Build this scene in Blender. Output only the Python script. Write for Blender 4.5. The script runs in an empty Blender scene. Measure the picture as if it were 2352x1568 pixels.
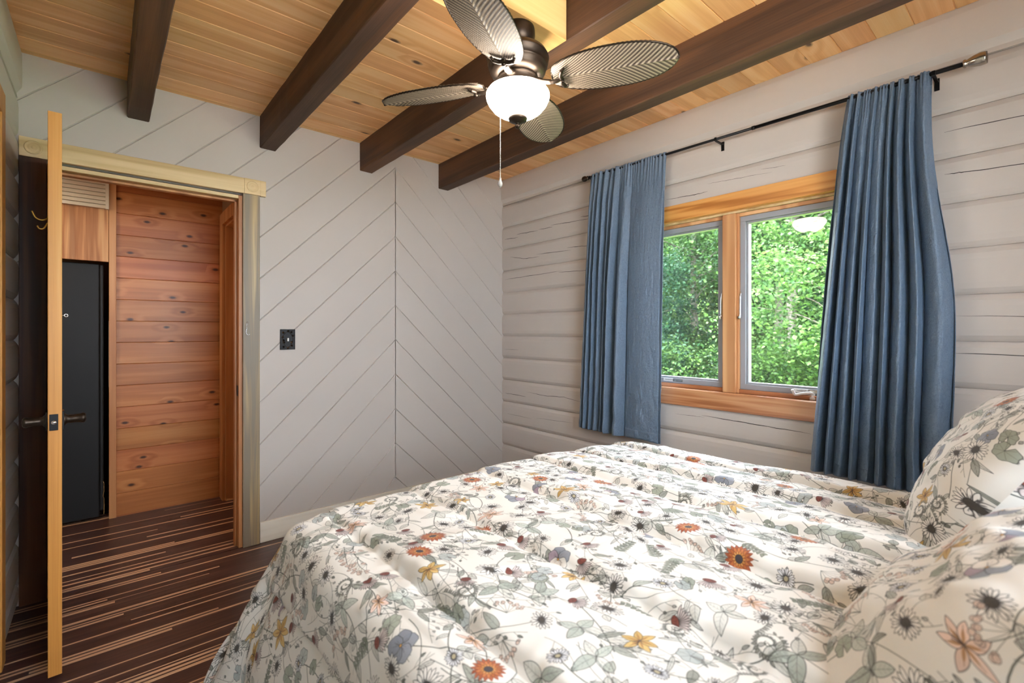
import bpy, bmesh, math, random
import numpy as np
from mathutils import Vector, Matrix

PI = math.pi
S = bpy.context.scene
COL = S.collection
H = 1.257            # camera height above the floor
D = 3.12             # distance from camera to the far wall
XR = 2.576           # inner face of the log window wall
XL = -0.296          # inner face of the left wall
YN = -0.85           # inner face of the wall behind the bed head
ZC = H + 1.282       # ceiling boards
ZB = H + 1.094       # underside of the beams

# ------------------------------------------------------------------ camera, light, exposure
cam_d = bpy.data.cameras.new('camera')
cam = bpy.data.objects.new('camera', cam_d)
COL.objects.link(cam)
cam.location = (0, 0, H)
cam.rotation_euler = (PI / 2, 0, -math.radians(40.75))
cam_d.sensor_width = 36
cam_d.lens = 36 * 1088 / 2352
cam_d.shift_y = -23 / 2352
cam_d.clip_start = 0.02
cam_d.dof.use_dof = True
cam_d.dof.focus_distance = 2.4
cam_d.dof.aperture_fstop = 3.2
S.camera = cam

W = bpy.data.worlds.new('sky')
S.world = W
W.use_nodes = True
W.node_tree.nodes['Background'].inputs[0].default_value = (0.80, 0.90, 1.0, 1)
W.node_tree.nodes['Background'].inputs[1].default_value = 16.0

def sun(name, direction, strength, angle, color):
    d = bpy.data.lights.new(name, 'SUN')
    d.energy = strength
    d.angle = math.radians(angle)
    d.color = color
    o = bpy.data.objects.new(name, d)
    COL.objects.link(o)
    o.location = (6, 0, 9)
    o.rotation_euler = Vector(direction).to_track_quat('-Z', 'Y').to_euler()
    return o

# high sun from over the roof: it lights the woods and the grass, never the room itself
SUN = sun('sun', (0.42, 0.12, -0.90), 19.0, 8, (1.0, 0.97, 0.92))

LAMP = 40.0          # radiance of the fan's glass bowl
HALL = 9.0          # added unseen fill light of the hall, watts
S.view_settings.view_transform = 'Standard'
S.view_settings.look = 'None'
S.view_settings.exposure = 0.70
S.view_settings.gamma = 1
S.view_settings.use_curve_mapping = False
S.cycles.max_bounces = 10
S.cycles.diffuse_bounces = 6
S.cycles.transparent_max_bounces = 16
S.cycles.use_denoising = True
S.cycles.sample_clamp_indirect = 6
S.cycles.caustics_reflective = False
S.cycles.caustics_refractive = False

# ------------------------------------------------------------------ small helpers
def lin(c):
    return tuple(((v / 255) / 12.92 if v / 255 <= 0.04045 else ((v / 255 + 0.055) / 1.055) ** 2.4) for v in c)

def tag(o, label, cat, group=None, kind=None):
    o['label'] = label
    o['category'] = cat
    if group:
        o['group'] = group
    if kind:
        o['kind'] = kind
    return o

def empty(name, loc, label, cat, group=None, kind=None):
    o = bpy.data.objects.new(name, None)
    COL.objects.link(o)
    o.location = loc
    o.empty_display_size = 0.1
    return tag(o, label, cat, group, kind)

def link(name, me, mat=None, parent=None, smooth=False):
    o = bpy.data.objects.new(name, me)
    COL.objects.link(o)
    if mat:
        me.materials.append(mat)
    if smooth:
        me.polygons.foreach_set('use_smooth', [True] * len(me.polygons))
    if parent:
        o.parent = parent
        # geometry is written in world coordinates: take the parent's place out again
        o.matrix_parent_inverse = Matrix.Translation(-place(parent))
    return o

def place(o):
    p = o.location.copy()
    if o.parent:
        p += place(o.parent) + o.matrix_parent_inverse.translation
    return p

def obj(name, bm, mat=None, parent=None, smooth=False, bevel=0.0, seg=2):
    bmesh.ops.recalc_face_normals(bm, faces=bm.faces)
    me = bpy.data.meshes.new(name)
    bm.to_mesh(me)
    bm.free()
    o = link(name, me, mat, parent, smooth)
    if bevel:
        m = o.modifiers.new('bevel', 'BEVEL')
        m.width = bevel
        m.segments = seg
        m.limit_method = 'ANGLE'
    return o

def pymesh(name, verts, faces, mat=None, parent=None, smooth=True, uv=None):
    me = bpy.data.meshes.new(name)
    me.from_pydata([tuple(v) for v in verts], [], [tuple(f) for f in faces])
    if uv is not None:
        l = me.uv_layers.new(name='uv')
        idx = np.zeros(len(me.loops), dtype=np.int32)
        me.loops.foreach_get('vertex_index', idx)
        l.data.foreach_set('uv', np.asarray(uv, dtype=np.float32)[idx].ravel())
    me.update()
    return link(name, me, mat, parent, smooth)

def grid_faces(nu, nv):
    a = np.arange(nu * nv).reshape(nu, nv)
    return np.stack([a[:-1, :-1], a[1:, :-1], a[1:, 1:], a[:-1, 1:]], -1).reshape(-1, 4).tolist()

def box(bm, x0, x1, y0, y1, z0, z1):
    v = [bm.verts.new((x, y, z)) for x in (x0, x1) for y in (y0, y1) for z in (z0, z1)]
    for f in ((0, 1, 3, 2), (4, 6, 7, 5), (0, 4, 5, 1), (2, 3, 7, 6), (0, 2, 6, 4), (1, 5, 7, 3)):
        bm.faces.new([v[i] for i in f])

def boxo(name, x0, x1, y0, y1, z0, z1, mat, parent=None, bevel=0.002):
    bm = bmesh.new()
    box(bm, x0, x1, y0, y1, z0, z1)
    return obj(name, bm, mat, parent, bevel=bevel)

def lathe(bm, prof, c, axis=(0, 0, 1), n=40, cap=True):
    """profile of (radius, height along axis) turned about axis through c"""
    q = Vector((0, 0, 1)).rotation_difference(Vector(axis))
    c = Vector(c)
    rings = []
    for r, h in prof:
        rings.append([bm.verts.new(c + q @ Vector((max(r, 1e-4) * math.cos(2 * PI * i / n), max(r, 1e-4) * math.sin(2 * PI * i / n), h))) for i in range(n)])
    for a, b in zip(rings, rings[1:]):
        for i in range(n):
            bm.faces.new((a[i], a[(i + 1) % n], b[(i + 1) % n], b[i]))
    if cap:
        bm.faces.new(rings[0][::-1])
        bm.faces.new(rings[-1])

def tube(bm, pts, rad, n=10, flat=1.0, up=None):
    pts = [Vector(p) for p in pts]
    if not hasattr(rad, '__len__'):
        rad = [rad] * len(pts)
    rings = []
    ref = Vector(up) if up else Vector((0.13, 0.31, 0.94))
    for i, p in enumerate(pts):
        t = (pts[min(i + 1, len(pts) - 1)] - pts[max(i - 1, 0)]).normalized()
        a = t.cross(ref)
        if a.length < 1e-4:
            a = t.cross(Vector((1, 0, 0)))
        a.normalize()
        b = a.cross(t).normalized()
        rings.append([bm.verts.new(p + (a * math.cos(2 * PI * k / n) + b * flat * math.sin(2 * PI * k / n)) * rad[i]) for k in range(n)])
    for a, b in zip(rings, rings[1:]):
        for k in range(n):
            bm.faces.new((a[k], a[(k + 1) % n], b[(k + 1) % n], b[k]))
    bm.faces.new(rings[0][::-1])
    bm.faces.new(rings[-1])

def smoothpath(pts, n=8):
    """Catmull-Rom through points"""
    P = [np.array(p, float) for p in pts]
    P = [2 * P[0] - P[1]] + P + [2 * P[-1] - P[-2]]
    out = []
    for i in range(1, len(P) - 2):
        for k in range(n):
            t = k / n
            a, b, c, d = P[i - 1:i + 3]
            out.append(0.5 * ((2 * b) + (c - a) * t + (2 * a - 5 * b + 4 * c - d) * t * t + (3 * b - a - 3 * c + d) * t ** 3))
    out.append(P[-2])
    return out

def vnoise(x, y, seed=0):
    """smooth value noise in about [-1, 1] for numpy arrays"""
    x = np.asarray(x, float)
    y = np.asarray(y, float)
    xi, yi = np.floor(x).astype(np.int64), np.floor(y).astype(np.int64)
    fx, fy = x - xi, y - yi
    fx, fy = fx * fx * (3 - 2 * fx), fy * fy * (3 - 2 * fy)
    def hsh(a, b):
        h = (a * 374761393 + b * 668265263 + seed * 974711) & 0xffffffff
        h = ((h ^ (h >> 13)) * 1274126177) & 0xffffffff
        return ((h ^ (h >> 16)) & 0xffff) / 32767.5 - 1
    return (hsh(xi, yi) * (1 - fx) + hsh(xi + 1, yi) * fx) * (1 - fy) + (hsh(xi, yi + 1) * (1 - fx) + hsh(xi + 1, yi + 1) * fx) * fy

# ------------------------------------------------------------------ node helper
class NT:
    def __init__(s, name, rough=0.6, spec=0.5, metal=0.0):
        s.m = bpy.data.materials.new(name)
        s.m.use_nodes = True
        s.t = s.m.node_tree
        s.b = s.t.nodes['Principled BSDF']
        s.b.inputs['Roughness'].default_value = rough
        s.b.inputs['Specular IOR Level'].default_value = spec
        s.b.inputs['Metallic'].default_value = metal
        s._p = None
    def n(s, typ, **kw):
        x = s.t.nodes.new('ShaderNode' + typ)
        for k, v in kw.items():
            setattr(x, k, v)
        return x
    def put(s, sock, v):
        if isinstance(v, bpy.types.NodeSocket):
            s.t.links.new(v, sock)
        elif hasattr(v, '__len__') and len(v) == 3 and sock.type == 'RGBA':
            sock.default_value = (*v, 1)
        else:
            sock.default_value = v
    def pos(s):
        if s._p is None:
            tc = s.n('TexCoord')
            s._p = tc.outputs['Object']
        return s._p
    def xyz(s, v=None):
        x = s.n('SeparateXYZ')
        s.put(x.inputs[0], v if v is not None else s.pos())
        return x.outputs[0], x.outputs[1], x.outputs[2]
    def vec(s, x, y, z):
        c = s.n('CombineXYZ')
        for i, v in enumerate((x, y, z)):
            s.put(c.inputs[i], v)
        return c.outputs[0]
    def ma(s, op, a, b=0.0, c=0.0, clamp=False):
        x = s.n('Math', operation=op, use_clamp=clamp)
        s.put(x.inputs[0], a)
        s.put(x.inputs[1], b)
        s.put(x.inputs[2], c)
        return x.outputs[0]
    def noise(s, v, scale=1.0, detail=3.0, rough=0.5, dist=0.0):
        x = s.n('TexNoise')
        s.put(x.inputs['Vector'], v)
        x.inputs['Scale'].default_value = scale
        x.inputs['Detail'].default_value = detail
        x.inputs['Roughness'].default_value = rough
        x.inputs['Distortion'].default_value = dist
        return x.outputs['Fac']
    def white(s, v):
        x = s.n('TexWhiteNoise', noise_dimensions='3D')
        s.put(x.inputs['Vector'], v)
        return x.outputs['Value']
    def vor(s, v, scale=1.0, rnd=1.0):
        x = s.n('TexVoronoi')
        s.put(x.inputs['Vector'], v)
        x.inputs['Scale'].default_value = scale
        x.inputs['Randomness'].default_value = rnd
        return x.outputs['Distance'], x.outputs['Color']
    def ramp(s, f, stops, interp='LINEAR'):
        x = s.n('ValToRGB')
        r = x.color_ramp
        r.interpolation = interp
        while len(r.elements) < len(stops):
            r.elements.new(0.5)
        for e, (p, c) in zip(r.elements, stops):
            e.position = p
            e.color = (*c, 1) if hasattr(c, '__len__') else (c, c, c, 1)
        s.put(x.inputs[0], f)
        return x.outputs[0]
    def mix(s, f, a, b, blend='MIX'):
        x = s.n('Mix', data_type='RGBA', blend_type=blend)
        s.put(x.inputs[0], f)
        s.put(x.inputs[6], a)
        s.put(x.inputs[7], b)
        return x.outputs[2]
    def bump(s, h, strength=0.3, dist=0.002):
        x = s.n('Bump')
        s.put(x.inputs['Height'], h)
        x.inputs['Strength'].default_value = strength
        x.inputs['Distance'].default_value = dist
        s.t.links.new(x.outputs[0], s.b.inputs['Normal'])
    def col(s, c):
        s.put(s.b.inputs['Base Color'], c)
        return s.m

def flat(name, c, rough=0.5, metal=0.0, spec=0.5):
    return NT(name, rough, spec, metal).col(lin(c))

def wood(name, dark, mid, light, grain='x', across='y', plank=0.0, off=0.0, knots=0.0, tint=0.12, rough=0.45, fine=0.35,
         knotcol=(60, 32, 18), freq=1.0, bump=0.15, knot_scale=5.5, streak=None, spec=0.4):
    """boards with the grain along one object axis; each board gets its own piece of the figure"""
    t = NT(name, rough, spec)
    ax = dict(zip('xyz', t.xyz()))
    rest = [k for k in 'xyz' if k not in (grain, across)][0]
    g, a, r = ax[grain], ax[across], ax[rest]
    if plank:
        idx = t.ma('FLOOR', t.ma('DIVIDE', t.ma('SUBTRACT', a, off), plank))
    else:
        idx = t.ma('MULTIPLY', 0.0, 1.0)
    rnd = t.white(t.vec(idx, 3.7, 1.3))
    o = t.ma('MULTIPLY', rnd, 37.0)
    gv = t.ma('ADD', g, o)
    # knots
    vx = t.n('TexVoronoi', voronoi_dimensions='2D')
    t.put(vx.inputs['Vector'], t.vec(t.ma('MULTIPLY', gv, 0.5), t.ma('ADD', a, t.ma('MULTIPLY', o, 0.31)), 0.0))
    vx.inputs['Scale'].default_value = knot_scale
    kd, kc = vx.outputs['Distance'], vx.outputs['Color']
    ks = t.n('SeparateColor')
    t.put(ks.inputs[0], kc)
    kmask = t.ma('LESS_THAN', ks.outputs[0], knots)
    kd2 = t.ma('ADD', kd, t.ma('MULTIPLY', t.noise(t.vec(gv, a, r), 40, 2), 0.03))
    halo = t.ma('MULTIPLY', kmask, t.ma('SUBTRACT', 1.0, t.ma('DIVIDE', kd2, 0.32, clamp=True)))
    core = t.ma('MULTIPLY', kmask, t.ma('SUBTRACT', 1.0, t.ma('SMOOTH_MIN', t.ma('DIVIDE', t.ma('SUBTRACT', kd2, 0.05), 0.05, clamp=True), 1.0, 0.0)))
    # figure
    warp = t.noise(t.vec(t.ma('MULTIPLY', gv, 0.45), t.ma('MULTIPLY', t.ma('ADD', a, o), 8.0), t.ma('MULTIPLY', r, 7.0)), 1.0 * freq, 3, 0.55)
    ph = t.ma('ADD', t.ma('MULTIPLY', warp, 24.0), t.ma('MULTIPLY', halo, 7.0))
    rings = t.ma('MULTIPLY_ADD', t.ma('SINE', ph), 0.5, 0.5)
    fib = t.noise(t.vec(t.ma('MULTIPLY', gv, 3.0), t.ma('MULTIPLY', a, 240.0), t.ma('MULTIPLY', r, 240.0)), 1.0, 2, 0.6)
    f = t.ma('ADD', t.ma('MULTIPLY', rings, 1 - fine), t.ma('MULTIPLY', fib, fine))
    big = t.noise(t.vec(t.ma('MULTIPLY', gv, 0.6), t.ma('MULTIPLY', a, 5.0), r), 1.6, 2)
    f = t.ma('ADD', t.ma('MULTIPLY', f, 0.65), t.ma('MULTIPLY', big, 0.38))
    c = t.ramp(f, [(0.20, lin(dark)), (0.50, lin(mid)), (0.80, lin(light))])
    if streak:
        sm = t.noise(t.vec(t.ma('MULTIPLY', gv, 0.7), t.ma('MULTIPLY', a, 16.0), t.ma('MULTIPLY', r, 16.0)), 1.0, 3, 0.6, 0.6)
        c = t.mix(t.ramp(sm, [(streak[1], 0.0), (streak[1] + 0.13, streak[2] if len(streak) > 2 else 0.85)]), c, lin(streak[0]))
    v = t.ma('MULTIPLY_ADD', rnd, 2 * tint, 1 - tint)
    hsv = t.n('HueSaturation')
    t.put(hsv.inputs['Color'], c)
    t.put(hsv.inputs['Value'], v)
    t.put(hsv.inputs['Hue'], t.ma('MULTIPLY_ADD', t.white(t.vec(idx, 9.1, 4.2)), 0.014 * min(1, tint * 8), 0.5 - 0.007 * min(1, tint * 8)))
    c = hsv.outputs[0]
    c = t.mix(t.ma('MULTIPLY', halo, 0.12), c, lin(dark))
    c = t.mix(t.ma('MULTIPLY', core, 0.92), c, lin(knotcol))
    if bump:
        t.bump(f, bump, 0.001)
    return t.col(c)

def paint(name, c, rough=0.55, var=0.03, grain=None):
    t = NT(name, rough, 0.3)
    p = t.pos()
    n = t.noise(p, 3.0, 4)
    c2 = tuple(v * (1 - var * 2) for v in lin(c))
    f = t.noise(p, 160, 2)
    if grain:
        x, y, z = t.xyz()
        k = {'y': t.vec(t.ma('MULTIPLY', x, 60), t.ma('MULTIPLY', y, 2.5), t.ma('MULTIPLY', z, 60))}[grain]
        f = t.ma('ADD', f, t.noise(k, 1.0, 3))
    t.bump(f, 0.10, 0.001)
    return t.col(t.mix(n, lin(c), c2))

# ------------------------------------------------------------------ materials
M = {}
M['wall'] = paint('greige board paint', (190, 182, 175))
M['log'] = paint('greige log paint', (206, 197, 190), grain='y')
M['left'] = paint('left log paint', (212, 208, 200), grain='y')
M['crack'] = flat('dark check in a log', (38, 32, 28), 0.9)
M['ceil'] = wood('pine ceiling boards', (214, 156, 100), (232, 180, 120), (240, 198, 142), 'x', 'y', 0.1275, 0.02, knots=0.22, tint=0.10, rough=0.42, knot_scale=5.0, fine=0.5)
M['beam'] = wood('dark stained beam', (62, 44, 34), (84, 61, 47), (112, 78, 54), 'y', 'z', 0, tint=0.0, rough=0.62, fine=0.6, bump=0.5, streak=((112, 72, 38), 0.60, 0.5), spec=0.3)
M['block'] = wood('pale pine block', (196, 150, 92), (214, 172, 112), (232, 198, 140), 'x', 'z', 0, tint=0.0, freq=0.7)
M['casing'] = wood('poplar head casing', (178, 148, 100), (205, 178, 130), (222, 198, 154), 'x', 'z', 0, tint=0.0, freq=0.8)
M['casing_v'] = wood('weathered poplar casing', (150, 128, 92), (184, 160, 118), (205, 182, 140), 'z', 'x', 0, tint=0.0, streak=((122, 112, 98), 0.44, 0.9), freq=0.6)
M['casing_d'] = wood('shade dark casing', (52, 30, 18), (78, 46, 26), (104, 66, 38), 'z', 'x', 0, tint=0.0)  # brown darkened to hold the shade behind the open door
M['jamb'] = wood('pine door jamb', (150, 98, 60), (180, 124, 80), (200, 148, 100), 'z', 'x', 0, tint=0.0, freq=0.6)
M['door'] = wood('honey pine door', (168, 108, 46), (198, 138, 66), (214, 160, 88), 'z', 'x', 0, tint=0.0, freq=0.5, fine=0.6)
M['hall'] = wood('knotty pine hall boards', (158, 94, 52), (184, 116, 66), (200, 136, 82), 'x', 'z', 0.1465, 0.01, knots=0.62, tint=0.13, knotcol=(48, 22, 14), knot_scale=6.6, rough=0.4, fine=0.5)
M['halltrim'] = wood('pine hall trim', (168, 108, 64), (196, 138, 88), (212, 160, 110), 'z', 'x', 0, tint=0.0, freq=0.6)
M['hallside'] = wood('pine side trim', (168, 108, 64), (196, 138, 88), (212, 160, 110), 'z', 'y', 0, tint=0.0, freq=0.6)
M['ply'] = wood('birch plywood', (150, 92, 50), (196, 140, 88), (216, 170, 118), 'z', 'x', 0, tint=0.0, freq=1.4, streak=((132, 78, 42), 0.56, 0.7))
M['wintrim'] = wood('amber fir window trim', (170, 104, 44), (208, 142, 72), (224, 164, 94), 'y', 'z', 0, tint=0.0, freq=1.5, fine=0.2)
M['winsill'] = wood('reddish fir sill board', (150, 94, 60), (186, 126, 86), (204, 152, 110), 'y', 'z', 0, tint=0.0, freq=1.5, fine=0.2, rough=0.22, spec=0.6)
M['mull'] = wood('fir mullion', (184, 130, 86), (208, 158, 110), (222, 176, 128), 'z', 'y', 0, tint=0.0, freq=0.6, fine=0.15)
M['base'] = wood('whitewashed baseboard', (214, 206, 188), (226, 218, 202), (234, 228, 214), 'x', 'z', 0, tint=0.0)
M['white'] = paint('off white paint', (222, 214, 198))
M['bronze'] = flat('dark bronze metal', (58, 48, 40), 0.38, 0.85)
M['iron'] = flat('black iron', (26, 25, 26), 0.45, 0.6)
M['nickel'] = flat('worn nickel', (178, 168, 156), 0.25, 0.95)
M['steel'] = flat('bright steel', (205, 206, 208), 0.25, 0.9)
M['brass'] = flat('brass hook', (176, 138, 66), 0.35, 0.9)
M['sash'] = flat('grey vinyl sash', (150, 152, 158), 0.45)
M['sticker'] = flat('white sticker', (232, 232, 232), 0.5)
M['ink'] = flat('black print', (25, 25, 28), 0.6)
M['fridge'] = NT('black pebbled enamel', 0.5, 0.3)
M['fridge'].bump(M['fridge'].noise(M['fridge'].pos(), 420, 2), 0.25, 0.001)
M['fridge'] = M['fridge'].col(lin((24, 24, 25)))
M['paper'] = flat('white paper', (226, 228, 236), 0.7)
M['plaster'] = paint('plain hall paint', (150, 128, 104))
M['mattress'] = flat('white mattress ticking', (220, 218, 212), 0.8)
M['dark_wood'] = wood('dark bed frame', (48, 34, 26), (66, 47, 36), (86, 62, 46), 'y', 'z', 0, tint=0.0)
M['cord'] = flat('frayed tan rubber', (150, 120, 78), 0.7)

t = NT('striped dark laminate', 0.36, 0.5)
x, y, z = t.xyz()
row = t.ma('FLOOR', t.ma('DIVIDE', y, 0.0245))
fr = t.ma('FRACT', t.ma('DIVIDE', y, 0.0245))
xo = t.ma('ADD', t.ma('DIVIDE', x, 1.15), t.ma('MULTIPLY', t.white(t.vec(row, 1.0, 2.0)), 9.0))
seg = t.ma('FLOOR', xo)
r1 = t.white(t.vec(row, seg, 0.5))
r2 = t.white(t.vec(row, seg, 7.5))
cell = t.white(t.vec(t.ma('FLOOR', t.ma('DIVIDE', row, 3.0)), 5.0, 1.0))
tan = t.ma('MULTIPLY', t.ma('GREATER_THAN', r1, 0.70), t.ma('LESS_THAN', fr, t.ma('MULTIPLY_ADD', r2, 0.60, 0.16)))
fib = t.noise(t.vec(t.ma('MULTIPLY', x, 5.0), t.ma('MULTIPLY', y, 260.0), r1), 1.0, 3)
fig = t.noise(t.vec(t.ma('ADD', t.ma('MULTIPLY', x, 2.2), t.ma('MULTIPLY', r1, 20.0)), t.ma('MULTIPLY', y, 42.0), cell), 1.0, 3, 0.6, 0.8)
dk = t.ramp(t.ma('ADD', t.ma('MULTIPLY', fib, 0.45), t.ma('MULTIPLY', fig, 0.6)), [(0.30, lin((46, 31, 32))), (0.55, lin((74, 50, 46))), (0.78, lin((108, 74, 63)))])
tn = t.ramp(fib, [(0.2, lin((182, 142, 110))), (0.8, lin((222, 186, 150)))])
t.put(t.b.inputs['Roughness'], t.ma('MULTIPLY_ADD', fib, 0.12, 0.30))
M['floor'] = t.col(t.mix(tan, dk, tn))

t = NT('blue crinkled satin', 0.42, 0.6)
x, y, z = t.xyz()
cr = t.noise(t.vec(t.ma('MULTIPLY', x, 1.0), t.ma('MULTIPLY', y, 1.0), t.ma('MULTIPLY', z, 0.75)), 130, 4, 0.7, 1.2)
cr2 = t.noise(t.pos(), 34, 3, 0.6, 1.5)
t.b.inputs['Sheen Weight'].default_value = 0.35
t.b.inputs['Sheen Roughness'].default_value = 0.4
t.put(t.b.inputs['Sheen Tint'], lin((150, 180, 215)))
t.bump(t.ma('ADD', cr, t.ma('MULTIPLY', cr2, 1.3)), 0.75, 0.004)
M['curtain'] = t.col(t.mix(cr, lin((62, 81, 105)), lin((124, 143, 164))))

# window glass that lets light straight through, with a weak mirror
t = NT('window glass')
tr = t.n('BsdfTransparent')
gl = t.n('BsdfGlossy')
gl.inputs['Roughness'].default_value = 0.02
fx = t.n('LayerWeight')
fx.inputs[0].default_value = 0.25
mx = t.n('MixShader')
t.put(mx.inputs[0], t.ma('MULTIPLY', fx.outputs['Fresnel'], 0.6))
t.t.links.new(tr.outputs[0], mx.inputs[1])
t.t.links.new(gl.outputs[0], mx.inputs[2])
t.t.links.new(mx.outputs[0], t.t.nodes['Material Output'].inputs[0])
M['glass'] = t.m
t = NT('insect screen mesh', 0.7)
tr = t.n('BsdfTransparent')
mx = t.n('MixShader')
t.put(t.b.inputs['Base Color'], lin((196, 202, 204)))
t.put(mx.inputs[0], t.ramp(t.noise(t.pos(), 300, 2), [(0.4, 0.05), (0.7, 0.13)]))
t.t.links.new(tr.outputs[0], mx.inputs[1])
t.t.links.new(t.b.outputs[0], mx.inputs[2])
t.t.links.new(mx.outputs[0], t.t.nodes['Material Output'].inputs[0])
M['screen'] = t.m

t = NT('lit opal glass', 0.4)
t.b.inputs['Base Color'].default_value = (0.95, 0.92, 0.86, 1)
t.b.inputs['Emission Color'].default_value = (1.0, 0.91, 0.80, 1)
t.b.inputs['Emission Strength'].default_value = LAMP
M['bowl'] = t.m
t = NT('crystal', 0.05, 0.6)
t.b.inputs['Transmission Weight'].default_value = 0.7
M['crystal'] = t.col((0.95, 0.95, 0.95))

# palm leaf blade: u of the map runs across the ribs, v from midrib to rim
t = NT('woven palm blade', 0.55, 0.35)
uv = t.n('UVMap')
uv.uv_map = 'uv'
u, v, _ = t.xyz(uv.outputs[0])
rib = t.ma('MULTIPLY_ADD', t.ma('SINE', t.ma('MULTIPLY', u, 2 * PI)), 0.5, 0.5)
weave = t.ma('MULTIPLY_ADD', t.ma('SINE', t.ma('MULTIPLY', v, 1500.0)), 0.5, 0.5)
c = t.ramp(t.ma('ADD', t.ma('MULTIPLY', rib, 0.85), t.ma('MULTIPLY', weave, 0.18)), [(0.2, lin((70, 58, 50))), (0.5, lin((112, 98, 84))), (0.85, lin((170, 154, 134)))])
t.bump(t.ma('ADD', rib, t.ma('MULTIPLY', weave, 0.5)), 0.4, 0.002)
M['blade'] = t.col(c)

# leaves
def leafmat(name, a, b, c):
    t = NT(name, 0.5, 0.3)
    oi = t.n('ObjectInfo')
    n = t.noise(t.pos(), 9.0, 2)
    n2 = t.white(t.vec(t.ma('FLOOR', t.ma('MULTIPLY', t.xyz()[0], 7)), t.ma('FLOOR', t.ma('MULTIPLY', t.xyz()[1], 7)), t.ma('FLOOR', t.ma('MULTIPLY', t.xyz()[2], 7))))
    f = t.ma('ADD', t.ma('ADD', t.ma('MULTIPLY', n, 0.45), t.ma('MULTIPLY', n2, 0.3)), t.ma('MULTIPLY', oi.outputs['Random'], 0.3))
    col = t.ramp(f, [(0.25, lin(a)), (0.5, lin(b)), (0.8, lin(c))])
    t.put(t.b.inputs['Base Color'], col)
    tl = t.n('BsdfTranslucent')
    t.put(tl.inputs[0], col)
    mx = t.n('MixShader')
    mx.inputs[0].default_value = 0.45
    t.t.links.new(t.b.outputs[0], mx.inputs[1])
    t.t.links.new(tl.outputs[0], mx.inputs[2])
    t.t.links.new(mx.outputs[0], t.t.nodes['Material Output'].inputs[0])
    return t.m
M['leaf'] = leafmat('maple leaves', (20, 44, 24), (46, 78, 36), (92, 122, 58))
M['leaf2'] = leafmat('bluish leaves', (20, 46, 30), (42, 74, 48), (82, 114, 74))
t = NT('grey bark', 0.9, 0.2)
x, y, z = t.xyz()
n = t.noise(t.vec(t.ma('MULTIPLY', x, 9), t.ma('MULTIPLY', y, 9), t.ma('MULTIPLY', z, 2)), 2.0, 4)
t.bump(n, 0.6, 0.02)
M['bark'] = t.col(t.ramp(n, [(0.3, lin((74, 68, 62))), (0.7, lin((132, 124, 112)))]))
t = NT('forest grass', 0.9, 0.1)
n = t.noise(t.pos(), 2.5, 5, 0.7)
M['grass'] = t.col(t.ramp(n, [(0.3, lin((66, 96, 40))), (0.7, lin((106, 132, 60)))]))

t = NT('pale bounce gravel', 0.95, 0.1)
n = t.noise(t.pos(), 2.0, 5, 0.7)
M['yard'] = t.col(t.ramp(n, [(0.3, lin((212, 202, 188))), (0.7, lin((236, 227, 214)))]))  # kept very pale so it bounces light up to the ceiling

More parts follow.
